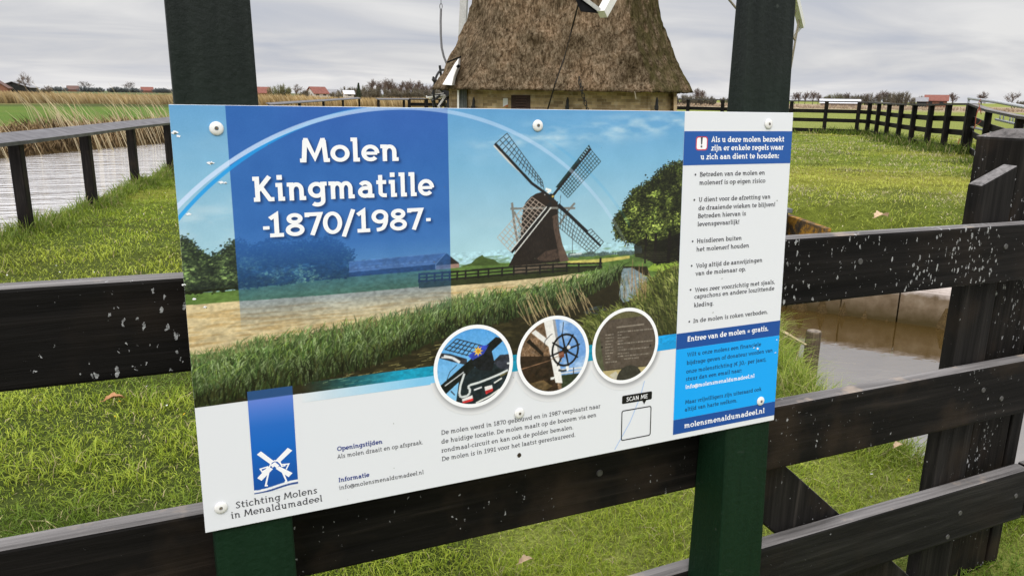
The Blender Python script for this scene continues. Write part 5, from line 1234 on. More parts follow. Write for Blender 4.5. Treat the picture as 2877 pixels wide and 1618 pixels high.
# white boarded cut-out in the thatch, front left
front_d = lambda py: D_M - np.interp(CAM[2] + (273 - py) / FPX * 17.2, pz_, pw_) * .96
dw = [(1243, 238, 17.0), (1269, 240, 16.75), (1274, 215, 16.8), (1286, 186, 16.95), (1289, 164, 17.15), (1279, 177, 17.2)]
P_ = [at_depth(*q) for q in dw]; B_2 = [p + np.array((*LOOK, 0)) * .4 for p in P_]; n = len(P_)
mb = MB(); mb.add(P_ + B_2, [tuple(range(n)), tuple(range(2 * n - 1, n - 1, -1))] + [(i, (i + 1) % n, n + (i + 1) % n, n + i) for i in range(n)]); mb.build('dormer_board', M['white_paint'], mill)
mb = MB(); mb.beam(at_depth(1284, 190, 16.78), at_depth(1291, 184, 16.78), .05, .06); mb.beam(at_depth(1256, 176, 16.9), at_depth(1296, 160, 16.85), .05, .03); mb.build('dormer_lintel', M['black_tar'], mill)
def on_front(px, py, off=0.0):
    r = ray(px, py); n = np.array((*LOOK, 0)); c0 = np.array((*MC, 0)) - n * (HWB + off); return CAM + r * (((c0 - CAM) @ n) / (r @ n))
# doors, shutter, notice and wall anchors on the brick
dF = D_M - HWB * 1.0 + .0
def wall_box(name, x0, x1, y0, y1, mat, out=.03, depth=.08, parent=mill, dd=None):
    d = .03 if dd is None else dF - dd
    a = on_front(x0, y1, d); b = on_front(x1, y1, d); c_ = on_front(x1, y0, d); e_ = on_front(x0, y0, d); f = np.array((*LOOK, 0)) * (depth + .2)
    mb = MB(); mb.hexa([a, b, b + f, a + f, e_, c_, c_ + f, e_ + f]); return mb.build(name, mat, parent)
M['door_grey'] = simple('grey_door_boards', (.125, .135, .135), .6, .3, 16, .2); M['shutter'] = simple('brown_shutter', (.045, .022, .016), .6, .35, 18, .3); M['paper'] = simple('paper_notice', (.72, .72, .72), .6, .04, 8, .2); M['orange'] = simple('orange_print', (.45, .14, .05), .5, .1, 8, .2)
dr = wall_box('door', 1290, 1311, 250, 330, M['door_grey'], dd=dF + .12); wall_box('door_frame', 1284.5, 1289.5, 244, 330, M['white_paint'], dd=dF + .05)
for k in range(4): wall_box('door_groove', 1292.5 + k * 4.6, 1293.3 + k * 4.6, 252, 330, M['black_tar'], parent=dr, dd=dF + .115)
sh_ = wall_box('shutter', 1436, 1490, 268, 330, M['shutter'])
for k in range(5): wall_box('shutter_slat', 1449, 1478, 273 + k * 7.5, 275.5 + k * 7.5, simple('slat_brown', (.075, .04, .03), .6, .2, 18, .3) if k == 0 else bpy.data.materials['slat_brown'], parent=sh_, dd=dF - .075)
nt_ = wall_box('notice', 1413, 1426.5, 277, 300.5, M['paper'], dd=dF - .03)
mb = MB(); a = [on_front(x, y, .045) for x, y in ((1414, 300.3), (1427.3, 301), (1427, 294))]; mb.add(a, [(0, 1, 2)]); mb.build('notice_corner', M['orange'], nt_)
for x in (1331, 1595, 1846):
    dd_ = .06
    mb = MB(); mb.tube([on_front(x, 274, dd_), on_front(x, 283, dd_), on_front(x - 1, 300, dd_), on_front(x, 330, dd_)], [.012, .03, .035, .03], 7); mb.beam(on_front(x - 7, 303, dd_), on_front(x + 4, 303, dd_), .06, .08); mb.build('wall_anchor', M['iron'], mill)
mb = MB(); mb.tube([on_front(1783, 257, .45), on_front(1787, 280, .45)], .012, 5); mb.build('loose_reed', M['lath'], mill)
for x0, x1 in ((1349, 1357), (1820, 1828)): wall_box('corner_pilaster', x0, x1, 244, 330, M['brick'], dd=dF - .02)
wall_box('corner_pilaster', 1893, 1902, 255, 330, M['brick'], dd=dF + .35)

# ================================================================== galvanised pipe gate and twine at the far right
M['galv'] = simple('galvanised_pipe', (.50, .52, .53), .35, .1, 30, .5, .3); M['twine'] = simple('orange_twine', (.26, .06, .035), .7, .2, 60, .2)
ga = empty('pipe_gate', (*at_col(2800, 16.5), .2), 'galvanised pipe gate leaning behind the fence at the far right', 'gate')
gd = lambda px: np.interp(px, [2725, 2900, 3000], [18.2, 13.6, 12.2])
gp = lambda x, y, k=.25: at_depth(x, y, gd(x) + k)
mb = MB(); mb.tube([gp(2722, 277), gp(2800, 287), gp(2877, 301), gp(2960, 317)], .036, 10); mb.build('top_tube', M['galv'], ga, smooth=True)
mb = MB(); mb.tube([gp(2722, 356), gp(2772, 368), gp(2830, 383)], .026, 8); mb.build('lower_tube', M['galv'], ga, smooth=True)
mb = MB(); mb.tube([gp(2798, 336), gp(2868, 352), gp(2950, 372)], .026, 8); mb.build('middle_tube', M['galv'], ga, smooth=True)
for x, y0, y1 in ((2812, 318, 340), (2822, 318, 342), (2840, 324, 346), (2848, 324, 348), (2722, 277, 420)):
    mb = MB(); mb.tube([gp(x, y0), gp(x - 4, y1)], .015 if x > 2730 else .03, 6); mb.build('strut', M['galv'], ga, smooth=True)
tw = empty('baling_twine', (*at_col(2745, 16.5), .9), 'orange twine knotted round the fence corner by the pipe gate', 'twine'); mb = MB(); td = 15.9
for P in (((2756, 279), (2750, 288), (2752, 300), (2757, 322)), ((2745, 318), (2742, 330), (2740, 352), (2736, 361), (2752, 345), (2757, 338)), ((2745, 318), (2752, 300)), ((2698, 390), (2694, 398), (2692, 405))):
    mb = MB(); mb.tube([at_depth(x, y, td) for x, y in P], .008, 5); mb.build('strand', M['twine'], tw)
# ================================================================== far trees, houses
M['bark'] = simple('bare_bark', (.095, .075, .062), .9, .25, 3, .1); M['twig'] = tinted('bare_twigs', .9, .05); M['ever'] = tinted('dark_needles', .9, .05)
def twigs(mb, tips, n, L, w, r):
    for _ in range(n):
        b, d = tips[r.integers(len(tips))]
        v = d * .8 + r.normal(size=3) * .55; v[2] += .25; v /= np.linalg.norm(v); l = L * (.5 + r.random()); s = np.cross(v, r.normal(size=3)); s /= np.linalg.norm(s); p = b + r.normal(size=3) * L * .12
        m = p + v * l * .5 + r.normal(size=3) * l * .06
        mb.add([p - s * w / 2, p + s * w / 2, m + s * w * .4, m - s * w * .4], [(0, 1, 2, 3)]); mb.add([m - s * w * .4, m + s * w * .4, p + v * l], [(0, 1, 2)])
def bare_tree(seed, spread=.42, trunk=.22, limbs=8, narrow=0.0, ntw=700, tl=.11, tw=.009, low=.0):
    """height 1 along z: (trunk builder, crown builder)"""
    r = np.random.default_rng(seed); tr = MB(); cr_ = MB(); tips = []
    tr.tube([(0, 0, -.03), (.004, .004, trunk * .6), (r.normal() * .015, r.normal() * .015, trunk), (r.normal() * .03, r.normal() * .03, .55)], [.032, .025, .021, .011], 7)
    def grow(p, d, l, rad, lev):
        q1 = p + d * l * .5 + r.normal(size=3) * l * .07; d2 = d + r.normal(size=3) * .18; d2[2] += .12 - .1 * low; d2 /= np.linalg.norm(d2); q2 = q1 + d2 * l * .5
        (tr if lev == 0 else cr_).tube([p, q1, q2], [rad, rad * .75, rad * .5], 5, cap=False)
        tips.append((q1, d)); tips.append((q2, d2))
        if lev < 2:
            for _ in range(3 if lev == 0 else 2):
                dd = d2 + r.normal(size=3) * .55; dd[2] = dd[2] * .8 + .15; dd /= np.linalg.norm(dd); t = .4 + .6 * r.random(); grow(p + (q2 - p) * t, dd, l * (.55 + .3 * r.random()), rad * .5, lev + 1)
    for k in range(limbs):
        a = 2 * PI * k / limbs + r.normal() * .4; z = trunk + (.55 - trunk) * (k + r.random()) / limbs
        e = spread * (.75 + .5 * r.random()) * (1 - narrow); d = np.array((math.cos(a) * e, math.sin(a) * e, .42 + .3 * r.random() + narrow)); l = .40 * (1.15 - z * .5) * (1 - .2 * narrow)
        d /= np.linalg.norm(d); grow(np.array((0, 0, z)), d, l, .013, 0)
    twigs(cr_, tips, ntw, tl, tw, r); return tr, cr_
def norm_h(tr, cr_):
    zm = max(v[2] for v in cr_.v); 
    for b in (tr, cr_): b.v = [(v[0] / zm, v[1] / zm, v[2] / zm) for v in b.v]
def bush(seed, aspect=1.6, ntw=1500, tw=.02):
    r = np.random.default_rng(seed); tr = MB(); cr_ = MB(); tips = []
    for k in range(26):
        a = r.random() * 2 * PI; rad = math.sqrt(r.random()) * aspect * .42; x, y = rad * math.cos(a), rad * math.sin(a); h = math.sqrt(max(.05, 1 - (rad / (aspect * .5)) ** 2)) * (.72 + .25 * r.random())
        tr.tube([(x * .7, y * .7, -.03), (x * .9, y * .9, h * .5), (x, y, h * .9)], [.022, .014, .006], 5, cap=False)
        for t in np.linspace(.15, .95, 9): tips.append((np.array((x * (.7 + .3 * t), y * (.7 + .3 * t), h * t)), np.array((x * .6, y * .6, .8))))
    twigs(cr_, tips, ntw, .20, tw, r); return tr, cr_
def tinted_build(b, name, mat, parent, c0, c1, seed):
    o = b.build(name, None, parent); me = o.data; me.materials.append(mat); r = np.random.default_rng(seed)
    nv = len(me.vertices); a = me.color_attributes.new('tint', 'FLOAT_COLOR', 'POINT'); co = np.zeros(nv * 3, np.float32); me.vertices.foreach_get('co', co); co = co.reshape(-1, 3)
    lum = .75 + .5 * VN(seed)(co[:, 0] * 9 + co[:, 1] * 5 + 50, co[:, 2] * 9 + 20); k = np.repeat(r.random((nv + 3) // 4), 4)[:nv, None]; c = np.ones((nv, 4), np.float32)
    c[:, :3] = (np.array(c0) * (1 - k) + np.array(c1) * k) * lum[:, None]; a.data.foreach_set('color', c.ravel()); return o
PROTO = {}
def make_tree(kind):
    col = dict(bare=((.12, .098, .085), (.20, .165, .14)), tall=((.115, .088, .075), (.19, .145, .12)), bush=((.115, .105, .075), (.19, .165, .125)), green=((.14, .15, .075), (.21, .21, .12)), conifer=((.025, .035, .02), (.05, .06, .035)), hedge=((.13, .145, .15), (.19, .20, .20)))  # hedge tint paler and bluish: haze over the far bushes put into their colour
    if kind.startswith('bare'): b = bare_tree(11 + int(kind[-1]), .62, .20, 9, 0, 1500, .10, .0075)
    elif kind.startswith('tall'): b = bare_tree(31 + int(kind[-1]), .36, .12, 10, .35, 1600, .10, .0085)
    elif kind.startswith('poplar'): b = bare_tree(71, .16, .05, 12, .8, 1300, .11, .008)
    elif kind.startswith('old'): b = bare_tree(57, .95, .42, 11, 0, 1500, .10, .0085, .5)
    elif kind.startswith('bush') or kind.startswith('green') or kind.startswith('hedge'): b = bush(80 + int(kind[-1]), 2.2, 2600, .018)
    else:
        r = np.random.default_rng(5); tr = MB(); cr_ = MB(); tr.tube([(0, 0, -.03), (0, 0, .95)], [.03, .006], 6)
        for _ in range(1500):
            z = .08 + .9 * r.random(); rad = .20 * (1 - z) + .02; a = r.random() * 2 * PI; q = rad * (.4 + .7 * r.random()); p = np.array((q * math.cos(a), q * math.sin(a), z)); v = np.array((math.cos(a) * .05, math.sin(a) * .05, -.045)); s_ = np.array((-math.sin(a), math.cos(a), 0)) * .014; cr_.add([p - s_, p + s_, p + v], [(0, 1, 2)])
        b = (tr, cr_)
    norm_h(*b); key = 'hedge' if kind.startswith('hedge') else 'conifer' if kind == 'conifer' else 'bush' if kind.startswith('bush') else 'green' if kind.startswith('green') else 'tall' if kind[0] in 'tp' else 'bare'
    root = bpy.data.objects.new('bare_tree', None); tro = b[0].build('trunk', M['bark']); cro = tinted_build(b[1], 'crown', M['ever'] if kind == 'conifer' else M['twig'], None, *col[key], 3)
    PROTO[kind] = (tro.data, cro.data); bpy.data.objects.remove(tro); bpy.data.objects.remove(cro); bpy.data.objects.remove(root)
def plant(kind, px, hpx, d, label, cat='tree', group=None, wide=1.0, name=None, base=0.0):
    if kind not in PROTO: make_tree(kind)
    g = at_col(px, d); h = (hpx + 9) / FPX * d
    o = bpy.data.objects.new(name or ('leafless_bush' if kind[:3] in ('bus', 'gre') else 'conifer' if kind == 'conifer' else 'leafless_bush' if kind[:3] == 'hed' else 'bare_tree'), None); COL.objects.link(o)
    o.location = (g[0], g[1], base); o.scale = (h * wide, h * wide, h); o.rotation_euler = (0, 0, random.random() * 6.28); tag(o, label, cat, group)
    for nm, me in zip(('trunk', 'crown'), PROTO[kind]):
        c = bpy.data.objects.new(nm, me); COL.objects.link(c); c.parent = o
    return o
# left horizon
plant('old0', 80, 57, 210, 'old leafless tree with a ball of twigs beside the dark barn', wide=.62)
plant('bush0', 128, 15, 205, 'small round bush just right of the dark barn', 'bush')
plant('bare1', 141, 20, 205, 'tiny bare sapling right of the round bush by the barn')
for k, (px, h) in enumerate(((155, 6), (168, 8), (182, 5), (240, 9), (250, 7), (262, 6), (276, 8), (285, 6), (318, 7), (328, 10), (338, 8), (352, 8), (372, 9), (382, 7), (392, 6), (446, 7), (455, 9), (466, 7), (478, 6))):
    plant('hedge%d' % (k % 2), px, h - 1, 620, 'tiny shrub in the far hedge line along the left horizon', 'bush', 'shrubs along the far left horizon', 1.3)
for px in (247, 368): plant('bare1', px, 22, 640, 'tiny bare tree standing above the far left hedge line', 'tree', 'tiny bare trees above the far left hedge')
# centre, between the left post and the mill
plant('green0', 788, 36, 205, 'broad rounded grey green bush between the left post and the red roofed house', 'bush', wide=.95)
plant('bare2', 835, 33, 215, 'slim bare tree just right of the broad grey green bush')
plant('bush1', 858, 18, 220, 'low bush left of the red roofed house', 'bush'); plant('bush0', 945, 16, 214, 'low bush between the two houses', 'bush', wide=.8)
plant('conifer', 1009, 36, 225, 'single dark conifer rising in front of the leafless grove')
for k, (px, h, kd) in enumerate(((975, 28, 'bush1'), (1030, 32, 'bush0'), (1045, 48, 'tall1'), (1062, 47, 'tall2'), (1080, 52, 'tall3'), (1094, 50, 'tall1'), (1106, 44, 'tall2'), (1070, 30, 'bush0'), (1116, 30, 'tall3'), (1128, 44, 'tall1'), (1143, 48, 'tall2'), (1158, 50, 'tall3'), (1173, 46, 'tall1'), (1188, 42, 'tall2'), (1120, 26, 'bush1'), (1160, 30, 'bush0'), (1202, 36, 'tall3'), (1215, 34, 'tall1'), (1228, 30, 'bush1'), (1000, 26, 'bush1'))):
    plant(kd, px, h, 236 + (k * 7) % 30, 'brown leafless tree in the dense grove left of the mill', 'tree', 'leafless grove left of the mill', 1.0 if kd[0] == 't' else .8, name='bare_tree')
for k, px in enumerate((1025, 1100, 1140, 1185, 1235, 1260)): plant('bush%d' % (k % 2), px, 24, 230, 'low brown scrub at the foot of the grove left of the mill', 'bush', 'scrub at the foot of the grove', 1.2)
# right of the mill, left of the right post
plant('poplar', 1957, 42, 190, 'thin bare poplar just right of the thatch, the nearer to the mill', wide=1.1); plant('poplar', 1970, 36, 195, 'thin bare poplar right of the thatch, the farther from the mill', wide=1.2)
for k, (px, h) in enumerate(((1905, 20), (1925, 24), (1945, 22), (1965, 20), (1985, 22), (2000, 14))): plant('bush%d' % (k % 2), px, h, 185, 'brown scrub seen over the fence right of the thatch', 'bush', 'scrub right of the mill', .95)
plant('bare1', 2058, 20, 240, 'small leaning bare tree left of the right green post'); plant('bush0', 2035, 10, 300, 'little shrub left of the small bare tree', 'bush')
# right of the right post
for k, (px, h) in enumerate(((2232, 22), (2242, 26), (2260, 27), (2282, 27), (2297, 24))): plant('tall%d' % (1 + k % 3), px, h + 4, 290, 'slender bare tree in the row right of the right green post', 'tree', 'row of slender trees right of the post', 1.1)
for k, (px, h, kd) in enumerate(((2322, 16, 'bush0'), (2340, 22, 'green0'), (2358, 23, 'bush1'), (2375, 24, 'tall1'), (2392, 22, 'bush0'), (2410, 20, 'bush1'), (2430, 24, 'tall2'), (2448, 26, 'bush0'), (2465, 30, 'tall3'), (2482, 32, 'tall1'), (2496, 28, 'bush1'))):
    plant(kd, px, h + 4, 300, 'brown leafless tree in the thicket above the yard fence', 'tree', 'thicket above the yard fence', .8 if kd[0] != 't' else 1.1, name='bare_tree')
plant('bush1', 2528, 36, 270, 'large dense dome of twigs left of the red roofed barn', 'bush', wide=1.0); plant('bush0', 2579, 24, 270, 'smaller twiggy dome touching the red roofed barn', 'bush', wide=.9)
plant('tall1', 2674, 34, 260, 'round bare tree just right of the red roofed barn', wide=1.15); plant('tall2', 2756, 40, 260, 'largest round bare tree above the pipe gate', wide=1.25); plant('bare0', 2842, 42, 250, 'forked bare tree nearest the right edge', wide=.85); plant('bush0', 2868, 16, 260, 'dark bush at the right edge under the forked tree', 'bush')
# houses
M['roof_red'] = simple('red_roof', (.215, .085, .065), .8, .2, 2, .2); M['roof_grey'] = simple('grey_roof', (.25, .25, .26), .7, .15, 2, .3); M['roof_white'] = simple('pale_sheet_roof', (.62, .63, .66), .5, .06, 2, .3); M['wall_brick'] = simple('brick_wall', (.20, .10, .07), .9, .2, 2, .2); M['wall_white'] = simple('white_wall', (.60, .59, .57), .8, .1, 2, .2); M['wall_dark'] = simple('dark_boarding', (.022, .024, .024), .8, .3, 1.5, .2); M['roof_brown'] = simple('brown_tiles', (.16, .10, .085), .85, .2, 2, .2); M['wall_tan'] = simple('tan_wall', (.30, .24, .19), .9, .2, 2, .2); M['pane'] = simple('dark_window', (.02, .022, .026), .2, .1, 3, .5)
def house(px, d, w, h_wall, h_roof, depth, yaw, mats, label, name='farm_house', cat='house', windows=0, chimney=False, gable_front=False):
    """w: metres along the ridge seen from the photo; yaw turns it (0 = ridge across the view)"""
    g = at_col(px, d); o = empty(name, (g[0], g[1], 0), label, cat, None, -math.atan2(g[0], g[1] + 1.22) + yaw)
    h_wall += .55; q = MB(); q.box(-w / 2, w / 2, -depth / 2, depth / 2, -.3, h_wall); 
    q.add([(-w / 2, -depth / 2, h_wall), (-w / 2, depth / 2, h_wall), (-w / 2, 0, h_wall + h_roof - .1)], [(0, 1, 2)]); q.add([(w / 2, -depth / 2, h_wall), (w / 2, depth / 2, h_wall), (w / 2, 0, h_wall + h_roof - .1)], [(0, 1, 2)])
    def put(b, nm, m, par=o):
        ob = b.build(nm, m); ob.parent = par; return ob
    put(q, 'walls', mats[0]); q = MB(); e_ = .4
    for s_ in (-1, 1):
        q.add([(-w / 2 - e_, s_ * (depth / 2 + e_), h_wall - .2), (w / 2 + e_, s_ * (depth / 2 + e_), h_wall - .2), (w / 2 + e_, 0, h_wall + h_roof), (-w / 2 - e_, 0, h_wall + h_roof), (-w / 2 - e_, s_ * (depth / 2 + e_), h_wall - .05), (w / 2 + e_, s_ * (depth / 2 + e_), h_wall - .05), (w / 2 + e_, 0, h_wall + h_roof + .15), (-w / 2 - e_, 0, h_wall + h_roof + .15)], [(0, 1, 2, 3), (4, 5, 6, 7), (0, 1, 5, 4), (1, 2, 6, 5), (0, 3, 7, 4)])
    rf = put(q, 'roof', mats[1])
    if chimney: q = MB(); q.box(-w * .3 - .35, -w * .3 + .35, -.35, .35, h_wall + h_roof * .6, h_wall + h_roof + 1.0); put(q, 'chimney', M['wall_brick'], rf)
    for k in range(windows):
        x = -w / 2 + w * (k + .5) / windows; q = MB(); q.box(x - .5, x + .5, -depth / 2 - .06, -depth / 2 + .1, .9, min(h_wall - .3, 2.2)); put(q, 'window', M['pane'])
    return o
k_ = lambda d: d / FPX
house(-2, 215, 6.5, 1.2, 2.2, 6, 1.4, (M['wall_brick'], M['roof_brown']), 'brown tiled house cut by the left edge of the photo', chimney=True)
house(56, 225, 11, 1.5, 1.4, 8.4, 1.35, (M['wall_dark'], M['roof_grey']), 'low dark boarded barn with a pale roof under the old tree', 'barn', 'barn')
house(211, 640, 8.2, 1.2, 3.0, 8, .1, (M['wall_brick'], M['roof_brown']), 'tiny brown roofed farm on the far left horizon', 'farm_house', 'farm'); house(418, 640, 9, 1.2, 2.8, 8, 0, (M['wall_brick'], M['roof_red']), 'tiny red roofed farm on the far left horizon near the post', 'farm_house', 'farm')
house(742, 235, 3.4, .9, 1.6, 5, .2, (M['wall_brick'], M['roof_red']), 'half hidden red roofed house beside the left post'); house(893, 226, 4.6, 1.0, 1.7, 4.2, .55, (M['wall_white'], M['roof_red']), 'red roofed house with a white gable left of the mill', windows=2); house(932, 232, 3.4, .9, 1.2, 3.6, -.3, (M['wall_white'], M['roof_grey']), 'small grey roofed house beside the red roofed one', windows=2); house(980, 228, 2.6, 1.0, .8, 3, .2, (M['wall_white'], M['roof_white']), 'little white house at the left foot of the grove', windows=1)
house(2358, 205, 9.4, .5, .8, 5, .05, (M['wall_tan'], M['roof_white']), 'long low shed with a pale sheet roof behind the yard fence', 'shed', 'shed'); house(2628, 230, 5.8, 1.5, 1.5, 5, .0, (M['wall_brick'], M['roof_red']), 'barn with a bright red roof above the fence corner', 'barn', 'barn', windows=2)
house(2588, 229, 2.6, 1.3, .9, 3, .0, (M['wall_dark'], M['roof_grey']), 'small dark lean to against the red roofed barn', 'shed', 'shed')

# ================================================================== reeds and straw belts (uncountable)
def blades(P, H, W, lean, col, name, label_kind='stuff', mat=None, bend=.35, az=None, r=None):
    """P: n x 3 roots, H heights, W widths, lean: n x 2 sideways tip offset as share of height"""
    n = len(P); r = r or np.random.default_rng(9); a = r.random(n) * PI if az is None else az
    s = np.c_[np.cos(a), np.sin(a), np.zeros(n)] * (W / 2)[:, None]; L = np.c_[lean, np.zeros((n, 1))] * H[:, None]; up = np.zeros((n, 3)); up[:, 2] = H
    m = P + up * .55 + L * bend; t_ = P + up * np.sqrt(np.clip(1 - .5 * (lean ** 2).sum(1), .25, 1))[:, None] + L
    V = np.stack([P - s, P + s, m + s * .8, m - s * .8, t_], 1).reshape(-1, 3); b = np.arange(n) * 5
    q = np.c_[b, b + 1, b + 2, b + 3]; tr = np.c_[b + 3, b + 2, b + 4]
    C = np.repeat(col, 5, 0).reshape(n, 5, 3); C = C * np.array((.62, .62, 1.0, 1.0, 1.18))[None, :, None]  # tint runs from darker roots to lighter tips
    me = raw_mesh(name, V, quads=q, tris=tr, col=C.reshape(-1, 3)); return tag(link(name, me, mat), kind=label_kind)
M['grass'] = tinted('grass_blades', .55, .25, .28); M['straw'] = tinted('dry_straw', .8, .1, .15)
r = np.random.default_rng(21)
# straw belt about a hundred metres off on the left and centre
n = 9000; ang = np.radians(r.uniform(-12, 20, n)); R_ = 99 + r.gamma(2.0, 5, n); P = np.c_[R_ * np.sin(ang), -1.22 + R_ * np.cos(ang), np.zeros(n)]; P[:, 2] = terrain(P[:, 0], P[:, 1]) - .05
H = (1.0 + .45 * r.random(n)) * (.7 + .5 * N1(P[:, 0] * .12, P[:, 1] * .12)); k = r.random((n, 1)); col = (np.array((.36, .255, .11)) * (1 - k) + np.array((.52, .40, .22)) * k) * (.75 + .4 * N2(P[:, 0] * .4, P[:, 1] * .4))[:, None]
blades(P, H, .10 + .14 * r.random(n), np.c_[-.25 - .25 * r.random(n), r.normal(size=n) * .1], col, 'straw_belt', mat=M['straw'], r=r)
n = 2500; ang = np.radians(r.uniform(20, 64, n)); R_ = 165 + r.gamma(2.0, 14, n); P = np.c_[R_ * np.sin(ang), -1.22 + R_ * np.cos(ang), np.zeros(n)]; k = r.random((n, 1)); col = np.array((.33, .25, .17)) * (1 - k) + np.array((.42, .33, .23)) * k
blades(P, .35 + .4 * r.random(n), .2 + .25 * r.random(n), r.normal(size=(n, 2)) * .2, col, 'straw_strip', mat=M['straw'], r=r)
# far canal bank: collapsed straw, and tall reeds leaning left
def on_far(t, m): return F0 - m[:, None] * -FN + t[:, None] * np.array((FN[1], -FN[0]))
n = 15000; tt = r.uniform(-22, 24, n); mm = np.abs(r.normal(0, .9, n)) - .12; B = F0[None, :] + FN[None, :] * mm[:, None] + np.array((FN[1], -FN[0]))[None, :] * tt[:, None]; P = np.c_[B, np.maximum(terrain(B[:, 0], B[:, 1]), WATER - .02)]
k = r.random((n, 1)); col = np.where(r.random((n, 1)) < .30, np.array((.065, .042, .022)), np.array((.19, .125, .06)) * (1 - k) + np.array((.40, .29, .16)) * k) * (.6 + .8 * N2(P[:, 0] * .8, P[:, 1] * .8))[:, None]
blades(P, .16 + .42 * r.random(n) * (.4 + N1(P[:, 0] * .7, P[:, 1] * .7)), .022 + .03 * r.random(n), np.c_[r.normal(-.3, .65, n), r.normal(0, .5, n)], col, 'bank_straw', mat=M['straw'], r=r)
n = 1150; tt = r.uniform(-22, 22, n); cl_ = N3(tt * .55, tt * 0 + 3); keep = r.random(n) < np.clip((cl_ - .28) * 2.4, .06, 1); tt = tt[keep]; n = len(tt); mm = r.normal(.1, .5, n); B = F0[None, :] + FN[None, :] * mm[:, None] + np.array((FN[1], -FN[0]))[None, :] * tt[:, None]; P = np.c_[B, np.maximum(terrain(B[:, 0], B[:, 1]), WATER - .02)]; k = r.random((n, 1)); col = np.array((.46, .37, .21)) * (1 - k) + np.array((.66, .56, .37)) * k
blades(P, 1.05 + .85 * r.random(n), .020 + .016 * r.random(n), np.c_[-.30 - .30 * r.random(n), r.normal(size=n) * .06], col, 'tall_reeds', mat=M['straw'], r=r)
mb = MB()      # pale broken stems lying against the far bank
for (x0, y0, x1, y1) in ((270, 366, 325, 408), (285, 372, 345, 400), (300, 378, 352, 408), (262, 380, 330, 412), (328, 405, 335, 382), (335, 382, 352, 404), (275, 400, 330, 398), (150, 438, 200, 426), (270, 412, 350, 408), (0, 445, 20, 442), (390, 402, 430, 400)):
    a = on_z(x0, min(y0, 430), -.2); d = (a - CAM) @ (R_CAM @ np.array((0, 0, -1.0))); d = np.interp(x0, [0, 470], [28.5, 35.5]); mb.tube([at_depth(x0, y0, d), at_depth((x0 + x1) / 2, (y0 + y1) / 2 - 1, d - .05), at_depth(x1, y1, d - .1)], .035, 6)
tag(mb.build('broken_reed_stems', simple('bleached_stems', (.62, .52, .40), .8, .15, 9, .1)), kind='stuff')

# ================================================================== grass
def grass(n, rmin, rmax, amin, amax, h0, name, seed, dens=None, hfun=None, cfun=None, wk=1.0):
    r = np.random.default_rng(seed); R_ = np.exp(r.uniform(math.log(rmin), math.log(rmax), n)); a = np.radians(r.uniform(amin, amax, n)); x = R_ * np.sin(a); y = -1.22 + R_ * np.cos(a); z = terrain(x, y)
    w = (x - W0[0]) * WN[0] + (y - W0[1]) * WN[1]; ok = (z > WATER + .10) & ~((w > -.08) & (w < 1.25) & (x > 5.0) & (y < 5.6)) & ~((abs(x - MC[0]) < 3.4) & (abs(y - MC[1]) < 3.4))
    m = (x - F0[0]) * FN[0] + (y - F0[1]) * FN[1]; l = (x - C0[0]) * CN[0] + (y - C0[1]) * CN[1]; ok &= ~((l > .9) & (m < 2.0))
    ok &= r.random(n) < .45 + 1.1 * (N2(x * 7.3 + 3, y * 7.3) * .6 + N1(x * 2.1, y * 2.1) * .4)
    x, y, z, R_, l = x[ok], y[ok], z[ok], R_[ok], l[ok]; n = len(x)
    na, nb, nc = N1(x * 1.3, y * 1.3), N2(x * 5.2, y * 5.2), N3(x * .45, y * .45)
    H = h0 * (.40 + .75 * r.random(n)) * (.35 + 1.1 * nb ** 1.3) * (1 + .25 * np.clip(R_ / 12, 0, 2))
    if hfun is not None: H = H * hfun(x, y, l)
    W = (.0024 + .0024 * r.random(n)) * np.clip(R_ / 3.2, .8, 9) ** .85 * wk
    k = r.random((n, 1)); c = np.array((.210, .315, .020)) * (1 - k) + np.array((.505, .575, .065)) * k
    dk = np.clip((na - .48) * 3.4, 0, 1)[:, None] * .85; c = c * (1 - dk) + np.array((.085, .165, .012)) * dk
    yl = np.clip((nc - .45) * 2.6, 0, 1)[:, None] * .7; c = c * (1 - yl) + np.array((.48, .53, .065)) * yl
    st = (r.random(n) < .04 + .07 * np.clip(nb - .55, 0, 1))[:, None]; c = np.where(st, np.array((.60, .50, .27)) * (.6 + .6 * k), c)
    if cfun is not None: c = cfun(x, y, l, c, r)
    # only the kind of blade varies here; blades() darkens roots and lightens tips
    lean = r.normal(size=(n, 2)) * (.75 + .25 * na[:, None])
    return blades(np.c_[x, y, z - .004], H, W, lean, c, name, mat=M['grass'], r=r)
def near_hay(x, y, l, c, r):      # mown clippings on the lawn right of the ditch
    f = np.clip((N2(x * .9 + 7, y * 2.0) - .42) * 4, 0, 1) * smooth((x - W0[0]) * WN[0] + (y - W0[1]) * WN[1], 1.0, 3.0)
    yw = (.38 * smooth((x - W0[0]) * WN[0] + (y - W0[1]) * WN[1], .5, 3.0))[:, None]; c = c * (1 - yw) + np.array((.56, .53, .13)) * yw
    s_ = (r.random(len(x)) < f * .5)[:, None]; return np.where(s_, np.array((.60, .52, .32)) * (.7 + .5 * r.random((len(x), 1))), c)
def hmod(x, y, l):
    ex = np.interp(y, *NEAR_X); b = np.exp(-((x - ex) / .35) ** 2) * (y < 5.5); e_ = np.exp(-((l - .05) / .30) ** 2)
    return 1 + 1.0 * b + 1.3 * e_
def shift(x, y, l, c, r):
    c = near_hay(x, y, l, c, r); ex = np.interp(y, *NEAR_X); e_ = (np.exp(-((l - .1) / .5) ** 2) * .5 + np.exp(-((x - ex) / .4) ** 2) * (y < 5.5) * .45)[:, None]
    return c * (1 - e_) + np.array((.16, .235, .022)) * e_
grass(330000, 1.5, 34, -20, 66, .050, 'lawn_grass', 31, hfun=hmod, cfun=shift)
